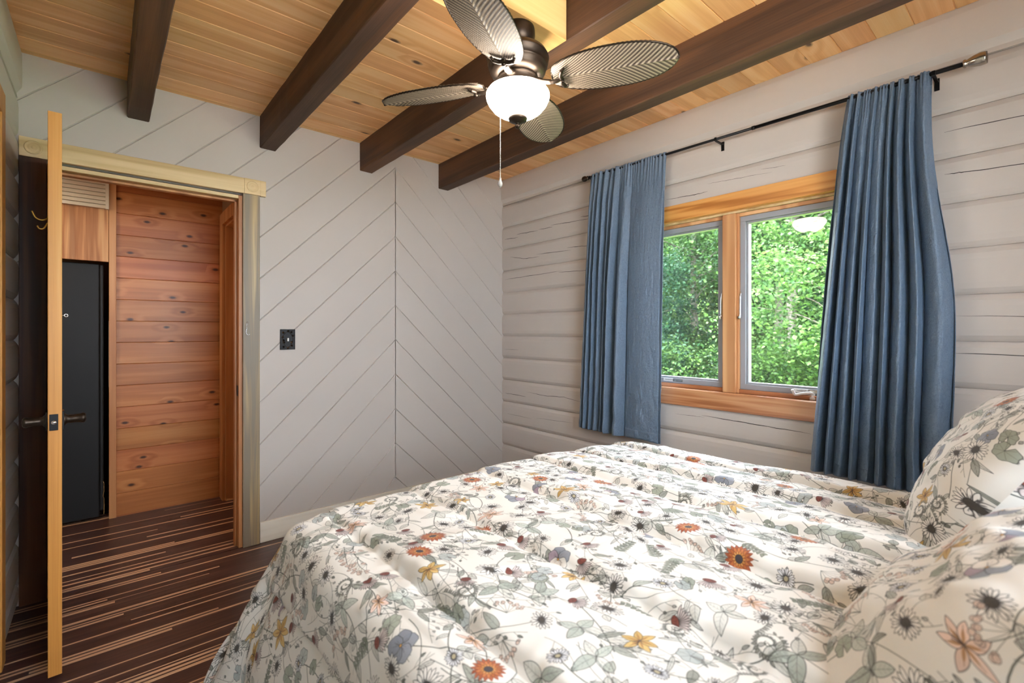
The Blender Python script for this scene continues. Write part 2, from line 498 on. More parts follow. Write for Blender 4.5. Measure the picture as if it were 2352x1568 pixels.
# ------------------------------------------------------------------ the printed cloth (drawn motif by motif)
def make_print(N=2560, size=1.4, seed=5):
    rs = np.random.RandomState(seed)
    K = N / size
    img = np.empty((N, N, 3), np.float32)
    img[:] = np.array([219, 215, 208], np.float32) / 255
    INK = (48, 46, 46)
    def blend(x0, y0, a, c):
        h, w = a.shape
        yy = np.arange(y0, y0 + h) % N
        xx = np.arange(x0, x0 + w) % N
        sub = img[np.ix_(yy, xx)]
        img[np.ix_(yy, xx)] = sub + (np.array(c, np.float32) / 255 - sub) * a[..., None]
    def poly(P, fill=None, fa=1.0, ink=INK, lw=0.0009, la=0.92, closed=True):
        P = np.asarray(P, float) * K
        hw = lw * K / 2
        x0, y0 = np.floor(P.min(0) - hw - 2).astype(int)
        x1, y1 = np.ceil(P.max(0) + hw + 2).astype(int)
        gx, gy = np.meshgrid(np.arange(x0, x1) + 0.5, np.arange(y0, y1) + 0.5)
        d2 = np.full(gx.shape, 1e9)
        ins = np.zeros(gx.shape, bool)
        n = len(P)
        for i in range(n if closed else n - 1):
            ax, ay = P[i]
            bx, by = P[(i + 1) % n]
            ex, ey = bx - ax, by - ay
            tt = np.clip(((gx - ax) * ex + (gy - ay) * ey) / max(ex * ex + ey * ey, 1e-9), 0, 1)
            np.minimum(d2, (gx - ax - ex * tt) ** 2 + (gy - ay - ey * tt) ** 2, out=d2)
            if closed and ay != by:
                cnd = ((ay > gy) != (by > gy)) & (gx < (bx - ax) * (gy - ay) / (by - ay) + ax)
                ins ^= cnd
        d = np.sqrt(d2)
        if closed and fill is not None:
            blend(x0, y0, np.clip(0.5 - np.where(ins, -d, d), 0, 1) * fa, fill)
        if ink is not None:
            blend(x0, y0, np.clip(hw + 0.5 - d, 0, 1) * la, ink)
    def line(P, c=INK, lw=0.0009, la=0.85):
        P = np.asarray(P)
        for i in range(0, len(P) - 1, 5):
            poly(P[i:i + 6], None, ink=c, lw=lw, la=la, closed=False)
    def tf(P, x, y, rot, sx=1.0, sy=1.0):
        P = np.asarray(P, float) * (sx, sy)
        c, s = math.cos(rot), math.sin(rot)
        return P @ np.array([[c, s], [-s, c]]) + (x, y)
    def petal(L0, L1, w, pt=0.5, n=9):
        u = np.linspace(0, 1, n)
        ww = w * np.sin(PI * u ** pt) ** 0.8
        xx = L0 + (L1 - L0) * u
        return np.concatenate([np.stack([xx, ww], 1), np.stack([xx, -ww], 1)[::-1][1:-1]])
    var = lambda c, k=14: tuple(np.clip(np.array(c) + rs.uniform(-k, k), 0, 255))
    SAGE, SLATE, MAUVE = (132, 136, 126), (128, 132, 142), (150, 132, 144)
    def leaf(x, y, L, w, rot, c=SAGE, fa=0.85):
        fa = fa * (0.9 if rs.rand() < 0.4 else 0.35)
        b = rs.uniform(-0.25, 0.25)
        P = petal(0, L, w, 0.75, 11)
        P[:, 1] += b * P[:, 0] ** 2 / L
        poly(tf(P, x, y, rot), var(c), fa)
        m = np.stack([np.linspace(0, L, 6), b * np.linspace(0, L, 6) ** 2 / L], 1)
        line(tf(m, x, y, rot), lw=0.0006, la=0.6)
        for k in (0.3, 0.5, 0.7):
            for s in (1, -1):
                q = [(k * L, b * k * k * L), ((k + 0.14) * L, b * k * k * L + s * w * 0.6)]
                line(tf(q, x, y, rot), lw=0.0004, la=0.4)
    def daisy(x, y, R, rot, sq, c=(226, 222, 216), dark=True):
        n = rs.randint(15, 21)
        for k in range(n):
            a = 2 * PI * k / n + rs.uniform(-0.08, 0.08)
            P = petal(0.22 * R, R * rs.uniform(0.86, 1.05), 0.105 * R, 1.25, 8)
            P = tf(P, 0, 0, a)
            poly(tf(P, x, y, rot, 1, sq), c, 0.95, lw=0.0009, la=0.95)
        for k in range(44 if dark else 12):
            a = rs.uniform(0, 2 * PI)
            r = R * rs.uniform(0.35, 0.6)
            line(tf([(0, 0), (r * math.cos(a), r * math.sin(a))], x, y, rot, 1, sq), lw=0.0008, la=0.75)
        a = np.linspace(0, 2 * PI, 13)[:-1]
        rc = 0.30 if dark else 0.24
        poly(tf(np.stack([np.cos(a), np.sin(a)], 1) * R * rc, x, y, rot, 1, sq), (64, 58, 52) if dark else (172, 160, 130), 0.95)
    def echin(x, y, R, rot):
        for k in range(11):
            a = PI + (k - 5) * 0.21
            P = tf(petal(0.15 * R, R * rs.uniform(0.85, 1.1), 0.085 * R, 1.0, 8), 0, 0, a)
            poly(tf(P, x, y, rot), var((198, 182, 178)), 0.9)
        a = np.linspace(0, 2 * PI, 15)[:-1]
        poly(tf(np.stack([0.26 * R * np.cos(a) + 0.12 * R, 0.40 * R * np.sin(a)], 1), x, y, rot), (116, 62, 52), 1)
        for k in range(22):
            p = rs.uniform(-1, 1, 2) * (0.16 * R, 0.28 * R) + (0.12 * R, 0)
            line(tf([p, p + (0.05 * R, 0)], x, y, rot), (64, 34, 32), 0.0008)
    def burst(x, y, R, rot, sq):
        for lay, (r0, c) in enumerate(((1.0, (158, 84, 54)), (0.78, (178, 106, 58)), (0.5, (196, 138, 74)))):
            n = 17 - lay * 2
            for k in range(n):
                a = 2 * PI * (k + lay * 0.5) / n
                P = tf(petal(0.1 * R, R * r0, 0.15 * R * r0, 1.0, 8), 0, 0, a)
                poly(tf(P, x, y, rot, 1, sq), var(c, 12), 0.95, ink=(92, 48, 38), lw=0.0006)
        a = np.linspace(0, 2 * PI, 13)[:-1]
        poly(tf(np.stack([np.cos(a), np.sin(a)], 1) * R * 0.26, x, y, rot, 1, sq), (66, 58, 62), 1)
    def lily(x, y, R, rot, sq, c=(204, 166, 96)):
        for k in range(6):
            a = 2 * PI * k / 6 + rs.uniform(-0.12, 0.12)
            P = petal(0.04 * R, R * rs.uniform(0.85, 1.1), 0.21 * R, 0.85, 11)
            P[:, 1] += rs.uniform(-0.3, 0.3) * P[:, 0] ** 2 / R
            poly(tf(tf(P, 0, 0, a), x, y, rot, 1, sq), var(c, 12), 0.95)
            poly(tf(tf(petal(0.03 * R, 0.6 * R, 0.07 * R, 0.85, 7), 0, 0, a), x, y, rot, 1, sq), (160, 112, 60), 0.6, ink=None)
            line(tf([(0, 0), (0.7 * R * math.cos(a), 0.7 * R * math.sin(a))], x, y, rot, 1, sq), (96, 66, 40), 0.0006)
        for k in range(5):
            a = rs.uniform(-0.7, 0.7)
            line(tf([(0, 0), (0.4 * R * math.cos(a), 0.4 * R * math.sin(a))], x, y, rot, 1, sq), (70, 52, 44), 0.001)
    def pansy(x, y, R, rot):
        cs = [SLATE, SLATE, MAUVE, (222, 216, 208), (222, 216, 208)] if rs.rand() < 0.5 else [SLATE] * 5
        a = np.linspace(0, 2 * PI, 17)[:-1]
        for (px, py, r), c in zip(((-0.35, 0.5, 0.55), (0.38, 0.5, 0.55), (-0.55, -0.1, 0.5), (0.55, -0.1, 0.5), (0, -0.5, 0.58)), cs):
            rr = r * R * (1 + 0.06 * np.cos(5 * a + rs.uniform(0, 6)))
            poly(tf(np.stack([rr * np.cos(a) + px * R, rr * np.sin(a) + py * R], 1), x, y, rot), var(c, 10), 0.95)
        for k in range(16):
            b = rs.uniform(0, 2 * PI)
            r = R * rs.uniform(0.3, 0.7)
            line(tf([(0, 0), (r * math.cos(b), r * math.sin(b))], x, y, rot), (70, 62, 66), 0.0006, 0.6)
        poly(tf(np.stack([np.cos(a), np.sin(a)], 1) * R * 0.1, x, y, rot), (190, 140, 70), 1)
    def gleaf(x, y, R, rot, sq):
        a = np.linspace(0.25, 2 * PI - 0.25, 31)
        r = R * (1 + 0.07 * np.cos(7 * a)) * np.minimum(1, 0.45 + 3 * np.minimum(a - 0.1, 2 * PI - 0.1 - a))
        P = np.concatenate([[(0, 0)], np.stack([r * np.cos(a), r * np.sin(a)], 1)])
        poly(tf(P, x, y, rot, 1, sq), var((140, 146, 132) if rs.rand() < 0.6 else (166, 172, 170), 8), 0.9)
        for k in range(7):
            b = 0.55 + k * (2 * PI - 1.1) / 6
            e = np.array([math.cos(b), math.sin(b)]) * 0.85 * R
            line(tf([(0, 0), e], x, y, rot, 1, sq), lw=0.0006, la=0.55)
    def fiddle(x, y, R, rot):
        th = np.linspace(0, 3.6 * PI, 46)
        r = R * (0.12 + 0.88 * (th / th[-1]) ** 1.3)
        P = np.stack([r * np.cos(th), r * np.sin(th)], 1)
        tail = np.stack([R + 0 * np.linspace(0, 1, 8), np.linspace(0, -1.6 * R, 8)], 1) + np.stack([0.5 * R * np.linspace(0, 1, 8) ** 2, np.zeros(8)], 1)
        P2 = np.concatenate([P, tail])
        line(tf(P2, x, y, rot), (88, 92, 82), 0.0016)
        for i in range(14, len(P2) - 1, 1):
            dv = P2[i + 1 if i + 1 < len(P2) else i] - P2[i]
            nn = np.array([dv[1], -dv[0]])
            nn = nn / (np.linalg.norm(nn) + 1e-9)
            L = R * 0.34 * min(1, i / 30)
            q = tf(petal(0, L, L * 0.26, 0.7, 6), 0, 0, math.atan2(nn[1], nn[0]) + rs.uniform(-0.2, 0.2)) + P2[i]
            poly(tf(q, x, y, rot), (112, 112, 104), 0.8, lw=0.0006)
    def sprig(x, y, R, rot):
        line(tf([(-R, 0), (0, 0.06 * R), (R, 0)], x, y, rot), (88, 92, 82), 0.0011)
        for k in range(6):
            px = -0.7 * R + k * 0.3 * R
            for s in (1, -1):
                q = tf(petal(0, 0.5 * R * (1 - k * 0.08), 0.12 * R, 0.7, 8), 0, 0, s * 0.9) + (px, 0.03 * R)
                poly(tf(q, x, y, rot), var((112, 118, 104)), 0.85, lw=0.0006)
    def spray(x, y, R, rot):
        for k in range(5):
            a = (k - 2) * 0.4
            tt = np.linspace(0, 1, 7)
            P = np.stack([R * tt * math.cos(a), R * tt * math.sin(a) + 0.12 * R * tt ** 2], 1)
            line(tf(P, x, y, rot), (86, 88, 82), 0.0008)
            b = np.linspace(0, 2 * PI, 9)[:-1]
            rr = R * 0.12
            for j in range(3):
                o = P[-1] + rs.uniform(-1, 1, 2) * R * 0.13
                poly(tf(np.stack([rr * np.cos(b) + o[0], rr * np.sin(b) + o[1]], 1), x, y, rot), var((196, 172, 158), 20), 0.85, lw=0.0006)
    cell = 0.074
    ng = int(round(size / cell))
    spots = []
    for i in range(ng):
        for j in range(ng):
            spots.append(((i + (0.5 if j % 2 else 0) + rs.uniform(0.15, 0.85)) * size / ng, (j + rs.uniform(0.15, 0.85)) * size / ng))
    rs.shuffle(spots)
    # stems first: fine ink twigs, then the thicker stems with leaves
    for q in range(330):
        x, y = rs.uniform(0, size, 2)
        a = rs.uniform(-1.2, 1.2) - PI / 2
        L = rs.uniform(0.05, 0.14)
        tt = np.linspace(0, 1, 11)
        Q = tf(np.stack([L * tt, rs.uniform(-0.8, 0.8) * L * tt * (1 - tt)], 1), x, y, a)
        line(Q, (84, 86, 80), 0.0009, 0.85)
        for i in range(2, 10, 2):
            sg = rs.choice([-1, 1])
            E = Q[i] + np.array([math.cos(a + sg * 0.8), math.sin(a + sg * 0.8)]) * rs.uniform(0.008, 0.02)
            line([Q[i], E], (84, 86, 80), 0.0008, 0.85)
            if rs.rand() < 0.6:
                leaf(E[0], E[1], rs.uniform(0.007, 0.014), 0.0028, a + sg * 0.5, var((104, 108, 98), 20), 0.85)
    for (x, y) in spots:
        a = rs.uniform(-0.9, 0.9) - PI / 2 + (PI if rs.rand() < 0.25 else 0)
        L = rs.uniform(0.08, 0.2)
        bend = rs.uniform(-0.6, 0.6)
        tt = np.linspace(0, 1, 13)
        P = np.stack([L * tt, bend * L * tt * (1 - tt) * 1.4], 1)
        Q = tf(P, x, y, a)
        line(Q, (78, 80, 74), rs.choice([0.0011, 0.0015, 0.0021]), 0.9)
        for k in range(rs.randint(1, 4)):
            i = rs.randint(3, 12)
            leaf(Q[i][0], Q[i][1], rs.uniform(0.022, 0.055), rs.uniform(0.004, 0.010), a + rs.choice([-1, 1]) * rs.uniform(0.4, 1.0), var(SAGE, 16), 0.8)
    kinds = ['daisy'] * 32 + ['daisyw'] * 10 + ['echin'] * 12 + ['burst'] * 3 + ['lily'] * 9 + ['pansy'] * 6 + ['gleaf'] * 10 + ['fiddle'] * 6 + ['sprig'] * 8 + ['spray'] * 9 + ['leaves'] * 7
    for (x, y) in spots:
        k = kinds[rs.randint(len(kinds))]
        rot = rs.uniform(0, 2 * PI)
        sq = rs.uniform(0.55, 1.0)
        if k == 'daisy':
            daisy(x, y, rs.uniform(0.024, 0.035), rot, sq)
        elif k == 'daisyw':
            daisy(x, y, rs.uniform(0.02, 0.028), rot, sq, (222, 222, 226), False)
        elif k == 'echin':
            echin(x, y, rs.uniform(0.026, 0.034), rs.uniform(0.6, 2.5))
        elif k == 'burst':
            burst(x, y, rs.uniform(0.032, 0.042), rot, max(sq, 0.75))
        elif k == 'lily':
            lily(x, y, rs.uniform(0.034, 0.046), rot, max(sq, 0.6), (194, 160, 98) if rs.rand() < 0.75 else (214, 186, 172))
        elif k == 'pansy':
            pansy(x, y, rs.uniform(0.024, 0.032), rot)
        elif k == 'gleaf':
            for q in range(rs.randint(1, 4)):
                gleaf(x + rs.uniform(-0.04, 0.04), y + rs.uniform(-0.04, 0.04), rs.uniform(0.016, 0.027), rs.uniform(0, 6.28), max(sq, 0.7))
        elif k == 'fiddle':
            fiddle(x, y, rs.uniform(0.02, 0.028), rot)
        elif k == 'sprig':
            sprig(x, y, rs.uniform(0.03, 0.045), rot)
        elif k == 'spray':
            spray(x, y, rs.uniform(0.028, 0.045), rot)
        else:
            for q in range(4):
                leaf(x, y, rs.uniform(0.034, 0.055), rs.uniform(0.009, 0.014), rot + q * 1.4 + rs.uniform(-0.3, 0.3), var((150, 158, 148), 18), 0.8)
    im = bpy.data.images.new('botanical print', N, N)
    out = np.ones((N, N, 4), np.float32)
    out[..., :3] = np.clip(img, 0, 1)
    im.pixels.foreach_set(out.ravel())
    im.update()
    return im

PRINT_SIZE = 1.4
PRINT = make_print(2560, PRINT_SIZE)
def cloth_mat(name, rough=0.72):
    t = NT(name, rough, 0.3)
    uv = t.n('UVMap')
    uv.uv_map = 'uv'
    im = t.n('TexImage')
    im.image = PRINT
    im.interpolation = 'Cubic'
    t.put(im.inputs[0], uv.outputs[0])
    t.b.inputs['Sheen Weight'].default_value = 0.08
    t.bump(t.noise(t.pos(), 900, 1), 0.06, 0.0006)
    return t.col(im.outputs[0])
M['print'] = cloth_mat('botanical printed cotton')

# ================================================================== THE ROOM
# floor
bm = bmesh.new()
box(bm, XL - 0.15, XR + 0.2, YN - 0.1, D - 0.003, -0.06, 0)
tag(obj('floor', bm, M['floor']), 'dark brown laminate floor with tan stripes in the bedroom', 'floor', kind='structure')
bm = bmesh.new()
box(bm, -1.5, 0.9, D + 0.003, 5.2, -0.06, 0.0)
tag(obj('floor_hall', bm, M['floor']), 'striped dark laminate floor beyond the doorway', 'floor', kind='structure')
bm = bmesh.new()
box(bm, -0.2, 0.62, D - 0.003, D + 0.003, -0.06, -0.004)
tag(obj('trim_1', bm, M['iron']), 'thin dark joint line across the floor under the doorway', 'floor trim', kind='structure')

def grooved(bm, faces, lines, g=0.0035, depth=0.004, push=(0, 1, 0)):
    """cut flat faces along lines (point, normal) and press each line back as a V groove"""
    push = Vector(push)
    for p, n in lines:
        p, n = Vector(p), Vector(n).normalized()
        for o in (-g, 0, g):
            bmesh.ops.bisect_plane(bm, geom=bm.verts[:] + bm.edges[:] + bm.faces[:], dist=1e-5, plane_co=p + n * o, plane_no=n)
    for v in bm.verts:
        for p, n in lines:
            if abs((v.co - Vector(p)).dot(Vector(n).normalized())) < 2e-5:
                v.co += push * depth
                break

def quad(bm, pts):
    bm.faces.new([bm.verts.new(p) for p in pts])

# far wall: chevron boards, peak at XS
XS = 1.585
OX0, OX1, OZ = -0.203, 0.6115, H + 0.803     # doorway in the wall
SL = 0.976
def far_half(rects, sign):
    bm = bmesh.new()
    for x0, x1, z0, z1 in rects:
        quad(bm, [(x0, D, z0), (x1, D, z0), (x1, D, z1), (x0, D, z1)])
    lines = []
    for k in range(-9, 17):
        z = H + 1.174 - 0.2467 * k
        lines.append(((XS, D, z), (-SL * sign, 0, 1)))
    grooved(bm, None, lines, 0.0042, 0.006)
    me = bpy.data.meshes.new('half')
    bm.to_mesh(me)
    bm.free()
    return me
bm = bmesh.new()
me = far_half([(XL - 0.02, OX1, OZ, ZC), (OX1, XS - 0.002, 0, OZ), (OX1, XS - 0.002, OZ, ZC), (XL - 0.02, OX0, 0, OZ)], 1)
bm.from_mesh(me)
me = far_half([(XS + 0.002, XR + 0.06, 0, ZC)], -1)
bm.from_mesh(me)
quad(bm, [(XS - 0.002, D + 0.02, 0), (XS + 0.002, D + 0.02, 0), (XS + 0.002, D + 0.02, ZC), (XS - 0.002, D + 0.02, ZC)])
# hall side of the same wall
box(bm, -1.5, OX0, D + 0.03, D + 0.1, 0, ZC + 0.05)
box(bm, OX1, XR + 0.1, D + 0.03, D + 0.1, 0, ZC)
box(bm, OX0, OX1, D + 0.03, D + 0.1, OZ, ZC)
me = bpy.data.meshes.new('wall_far')
bm.to_mesh(me)
bm.free()
tag(link('wall_far', me, M['wall']), 'greige far wall of diagonal boards meeting in a chevron', 'wall', kind='structure')

# log walls
def log_wall(name, X, outward, seams, y0, y1, hole=None, mat=None, top_shift=0.0):
    prof = []
    gap, tw = 0.0014, 0.022
    lv = []
    for a, b in zip(seams, seams[1:]):
        last = b is seams[-1]
        s = -top_shift if b == seams[-1] else 0.0
        r = 2.2 if b == seams[-1] and top_shift else 1.0
        lv += [(a - gap * 0 + gap, 0.022 + 0 * s), (a + gap, 0.0150 + s), (a + gap + tw * 0.4 * r, 0.0085 * r + s), (a + gap + tw * r, 0.0018 + s), (a + gap + 0.045 * r, s),
               (b - gap - 0.045, s), (b - gap - tw, 0.0018 + s), (b - gap - tw * 0.4, 0.0085 + s), (b - gap, 0.0150 + s), (b - gap, 0.022)]
    if hole:
        hy0, hy1, hz0, hz1 = hole
        for hz in (hz0, hz1):
            for i in range(len(lv) - 1):
                if lv[i][0] < hz < lv[i + 1][0]:
                    f = (hz - lv[i][0]) / (lv[i + 1][0] - lv[i][0])
                    lv.insert(i + 1, (hz, lv[i][1] + f * (lv[i + 1][1] - lv[i][1])))
                    break
        ys = [y0, hy0, hy1, y1]
    else:
        ys = [y0, y1]
    bm = bmesh.new()
    V = [[bm.verts.new((X + outward * d, y, z)) for y in ys] for z, d in lv]
    for i in range(len(lv) - 1):
        for j in range(len(ys) - 1):
            if hole and j == 1 and hole[2] - 1e-6 <= lv[i][0] and lv[i + 1][0] <= hole[3] + 1e-6:
                continue
            bm.faces.new((V[i][j], V[i][j + 1], V[i + 1][j + 1], V[i + 1][j]))
    return obj(name, bm, mat)
seams = [0.0] + [H + 1.069 - 0.1847 * k for k in range(12, -1, -1) if H + 1.069 - 0.1847 * k > 0.03] + [ZC + 0.02]
WY0, WY1, WZ0, WZ1 = 0.56, 1.81, H - 0.350, H + 0.660
wr = log_wall('wall_right', XR, 1, seams, YN, D + 0.05, (WY0, WY1, WZ0, WZ1), M['log'], 0.012)
tag(wr, 'greige painted log wall with the window', 'wall', kind='structure')
wl = log_wall('wall_left', XL, -1, seams, YN, D + 0.05, None, M['left'], 0.012)
tag(wl, 'pale painted log wall in the shade behind the open door', 'wall', kind='structure')
bm = bmesh.new()
BWX0, BWX1, BWZ0, BWZ1 = 0.15, 1.55, 1.02, 2.20
for q in ((XL - 0.1, BWX0, 0, ZC), (BWX1, XR + 0.1, 0, ZC), (BWX0, BWX1, 0, BWZ0), (BWX0, BWX1, BWZ1, ZC)):
    box(bm, q[0], q[1], YN - 0.08, YN, q[2], q[3])
tag(obj('wall_near', bm, M['wall']), 'plain greige wall at the head of the bed', 'wall', kind='structure')
w2 = empty('fill_window', (1.02, YN, 1.62), 'added fill light window above the head of the bed, behind the camera', 'window', kind='structure')  # added unseen window, brightens the room with daylight from behind
for q in ((BWX0 - 0.09, BWX1 + 0.09, BWZ1, BWZ1 + 0.09), (BWX0 - 0.09, BWX1 + 0.09, BWZ0 - 0.09, BWZ0), (BWX0 - 0.09, BWX0, BWZ0, BWZ1), (BWX1, BWX1 + 0.09, BWZ0, BWZ1)):
    boxo('trim_board', q[0], q[1], YN - 0.001, YN + 0.02, q[2], q[3], M['wintrim'], w2)
bm = bmesh.new()
for q in ((BWX0, BWX1, BWZ1 - 0.04, BWZ1), (BWX0, BWX1, BWZ0, BWZ0 + 0.04), (BWX0, BWX0 + 0.04, BWZ0, BWZ1), (BWX1 - 0.04, BWX1, BWZ0, BWZ1), (0.83, 0.87, BWZ0, BWZ1)):
    box(bm, q[0], q[1], YN - 0.06, YN - 0.02, q[2], q[3])
obj('sash', bm, M['sash'], w2)
boxo('pane', BWX0, BWX1, YN - 0.045, YN - 0.041, BWZ0, BWZ1, M['glass'], w2, 0)

# cracks in the logs
CR = [[(3.084, 0.78), (2.913, 0.771)], [(2.934, 0.798), (2.677, 0.79)], [(2.671, 0.795), (2.519, 0.792)], [(2.537, 0.806), (2.156, 0.788)], [(2.238, 0.817), (2.129, 0.807)], [(3.011, 0.624), (2.825, 0.586), (2.658, 0.584)], [(2.696, 0.606), (2.333, 0.591)], [(2.366, 0.615), (2.146, 0.601)], [(3.084, 0.439), (2.773, 0.444), (2.422, 0.45)], [(2.456, 0.441), (2.166, 0.429)], [(3.079, -0.521), (2.819, -0.526)], [(2.812, -0.485), (2.597, -0.496), (2.399, -0.485), (2.233, -0.503)], [(3.084, -0.15), (2.906, -0.151)], [(3.047, -0.692), (2.747, -0.692)], [(2.696, -0.679), (2.312, -0.663)], [(0.31, 0.806), (-0.2, 0.786)], [(0.31, 0.635), (0.252, 0.629), (-0.2, 0.60)], [(0.282, 0.062), (-0.1, 0.050)], [(0.275, -0.087), (-0.2, -0.096)], [(1.558, 0.796), (1.389, 0.786), (1.302, 0.788)], [(1.307, 0.831), (1.164, 0.822), (0.961, 0.811)], [(1.015, 0.838), (0.898, 0.827)], [(1.502, -0.489), (1.321, -0.486)], [(1.336, -0.477), (1.1, -0.483), (0.787, -0.493)]]
rr = random.Random(3)
bm = bmesh.new()
for k, c in enumerate(CR):
    pts = []
    for (a, b) in zip(c, c[1:]):
        for i in range(8):
            f = i / 8
            pts.append((a[0] + (b[0] - a[0]) * f, a[1] + (b[1] - a[1]) * f + rr.uniform(-0.0016, 0.0016)))
    pts.append(c[-1])
    wmax = 0.0026 if k < 12 or k in (15, 16, 18, 19, 23) else 0.0012
    n = len(pts)
    up, dn = [], []
    for i, (yy, zz) in enumerate(pts):
        w = wmax * math.sin(PI * (i + 0.3) / (n - 0.4)) ** 0.6 * rr.uniform(0.55, 1.0)
        up.append(bm.verts.new((XR - 0.0012, yy, H + zz + w)))
        dn.append(bm.verts.new((XR - 0.0012, yy, H + zz - w * 0.6)))
    for i in range(n - 1):
        bm.faces.new((up[i], up[i + 1], dn[i + 1], dn[i]))
obj('drying_checks', bm, M['crack'], wr)

# ceiling boards run parallel to the far wall
bm = bmesh.new()
quad(bm, [(XL - 0.2, YN - 0.1, ZC), (XR + 0.2, YN - 0.1, ZC), (XR + 0.2, D + 0.05, ZC), (XL - 0.2, D + 0.05, ZC)])
grooved(bm, None, [((0, 0.02 + 0.1275 * k, ZC), (0, 1, 0)) for k in range(-7, 25)], 0.003, 0.004, (0, 0, 1))
tag(obj('ceiling', bm, M['ceil']), 'honey pine tongue and groove board ceiling', 'ceiling', kind='structure')
bm = bmesh.new()
box(bm, -1.6, XR + 0.3, YN - 0.2, 5.3, ZC + 0.055, ZC + 0.09)
tag(obj('ceiling_deck', bm, M['white']), 'roof deck over the pine ceiling boards', 'ceiling', kind='structure')

# beams
BX = [0.0905, 0.7040, 1.3205, 1.9440]
BL = ['dark stained ceiling beam above the open door, nearest the left wall', 'dark stained ceiling beam running above the light switch',
      'dark stained ceiling beam passing behind the fan, beside the pale block', 'dark stained ceiling beam nearest the window wall']
for bx, lb in zip(BX, BL):
    bm = bmesh.new()
    ys = np.linspace(YN, D - 0.001, 46)
    rows = []
    rb = random.Random(int(bx * 100))
    for yv in ys:
        j = lambda: rb.uniform(-0.0012, 0.0012)
        e = 0.004
        rows.append([bm.verts.new(p) for p in ((bx + j(), yv, ZC + 0.004), (bx + j(), yv, ZB + e), (bx + e + j(), yv, ZB + j()), (bx + 0.089 - e + j(), yv, ZB + j()), (bx + 0.089 + j(), yv, ZB + e), (bx + 0.089 + j(), yv, ZC + 0.004))])
    for a, b in zip(rows, rows[1:]):
        for i in range(5):
            bm.faces.new((a[i], b[i], b[i + 1], a[i + 1]))
        bm.faces.new((a[5], b[5], b[0], a[0]))
    bm.faces.new(rows[0])
    bm.faces.new(rows[-1][::-1])
    tag(obj('ceiling_beam', bm, M['beam']), lb, 'beam', 'dark ceiling beams')
# fan mounting block between the second and third beam
tag(boxo('mounting_block', BX[1] + 0.089, BX[2], 1.218, 1.36, ZB + 0.001, ZC, M['block'], bevel=0.002), 'pale pine block between two beams that carries the ceiling fan', 'block')

# ------------------------------------------------------------------ doorway, casing, baseboard
cz = H + 0.803
def rosette(name, x0, x1, parent):
    o = boxo(name, x0, x1, D - 0.026, D, cz, H + 0.892, M['casing'], parent, 0.0015)
    bm = bmesh.new()
    lathe(bm, [(0.031, 0.0), (0.031, 0.002), (0.027, 0.0045), (0.023, 0.001), (0.017, 0.001), (0.013, 0.004), (0.009, 0.001), (0.006, 0.003), (0.0, 0.0035)], ((x0 + x1) / 2, D - 0.0262, cz + 0.0445), (0, -1, 0), 36)
    obj('turned_rings', bm, M['casing'], o, smooth=True)
tr = empty('trim_2', ((OX0 + OX1) / 2, D, 0), 'pine and poplar casing with round corner rosettes framing the doorway', 'door trim', kind='structure')
boxo('head_casing', -0.2, 0.618, D - 0.022, D, cz, H + 0.892, M['casing'], tr)
boxo('head_end_piece', 0.702, 0.733, D - 0.024, D, cz - 0.002, H + 0.892, M['casing'], tr)
rosette('corner_rosette', 0.618, 0.702, tr)
rosette('corner_rosette', -0.2935, -0.2, tr)
boxo('side_casing', 0.612, 0.7, D - 0.02, D, 0, cz, M['casing_v'], tr)['label'] = 'grey stained side casing'
boxo('side_casing', -0.2935, -0.203, D - 0.02, D, 0, cz, M['casing_d'], tr)['label'] = 'side casing coloured for the shade behind the open door'
boxo('jamb', 0.592, 0.6115, D - 0.004, D + 0.11, 0, OZ - 0.012, M['jamb'], tr)
boxo('jamb', -0.203, -0.183, D - 0.004, D + 0.11, 0, OZ - 0.012, M['jamb'], tr)
boxo('jamb_head', -0.183, 0.592, D - 0.004, D + 0.11, OZ - 0.032, OZ - 0.012, M['casing'], tr)
boxo('door_stop', 0.580, 0.592, D + 0.042, D + 0.08, 0, OZ - 0.032, M['jamb'], tr)
boxo('door_stop', -0.183, 0.592, D + 0.042, D + 0.08, OZ - 0.044, OZ - 0.032, M['jamb'], tr)
boxo('strike_plate', 0.589, 0.5925, D + 0.008, D + 0.034, H - 0.375, H - 0.315, M['iron'], tr, 0.0006)
bm = bmesh.new()
pts = smoothpath([(0.636, D - 0.022, H + 0.058), (0.632, D - 0.030, H + 0.05), (0.628, D - 0.030, H + 0.042), (0.629, D - 0.028, H + 0.015), (0.626, D - 0.028, H - 0.005), (0.634, D - 0.028, H - 0.02), (0.645, D - 0.03, H - 0.015)])
tube(bm, pts, 0.0016, 8)
lathe(bm, [(0.005, 0), (0.005, 0.003), (0.002, 0.005), (0.002, 0.011), (0.0, 0.011)], (0.634, D - 0.02, H + 0.052), (0, -1, 0), 12)
obj('hook_latch', bm, M['steel'], tr, smooth=True)

bm = bmesh.new()
box(bm, 0.702, XR + 0.03, D - 0.016, D, 0.001, 0.122)
tag(obj('baseboard_far', bm, M['base'], bevel=0.0015), 'whitewashed baseboard along the chevron wall', 'baseboard', kind='structure')

# closet casing on the left wall (its edge shows at the picture's left border)
tr = empty('trim_3', (XL, 2.5, 0), 'honey pine casing edge on the left wall', 'trim', kind='structure')
boxo('side_casing', XL - 0.01, XL + 0.012, 2.55, 2.632, 0, H + 0.81, M['door'], tr)
boxo('head_casing', XL - 0.01, XL + 0.012, 1.4, 2.632, H + 0.81, H + 0.90, M['door'], tr)

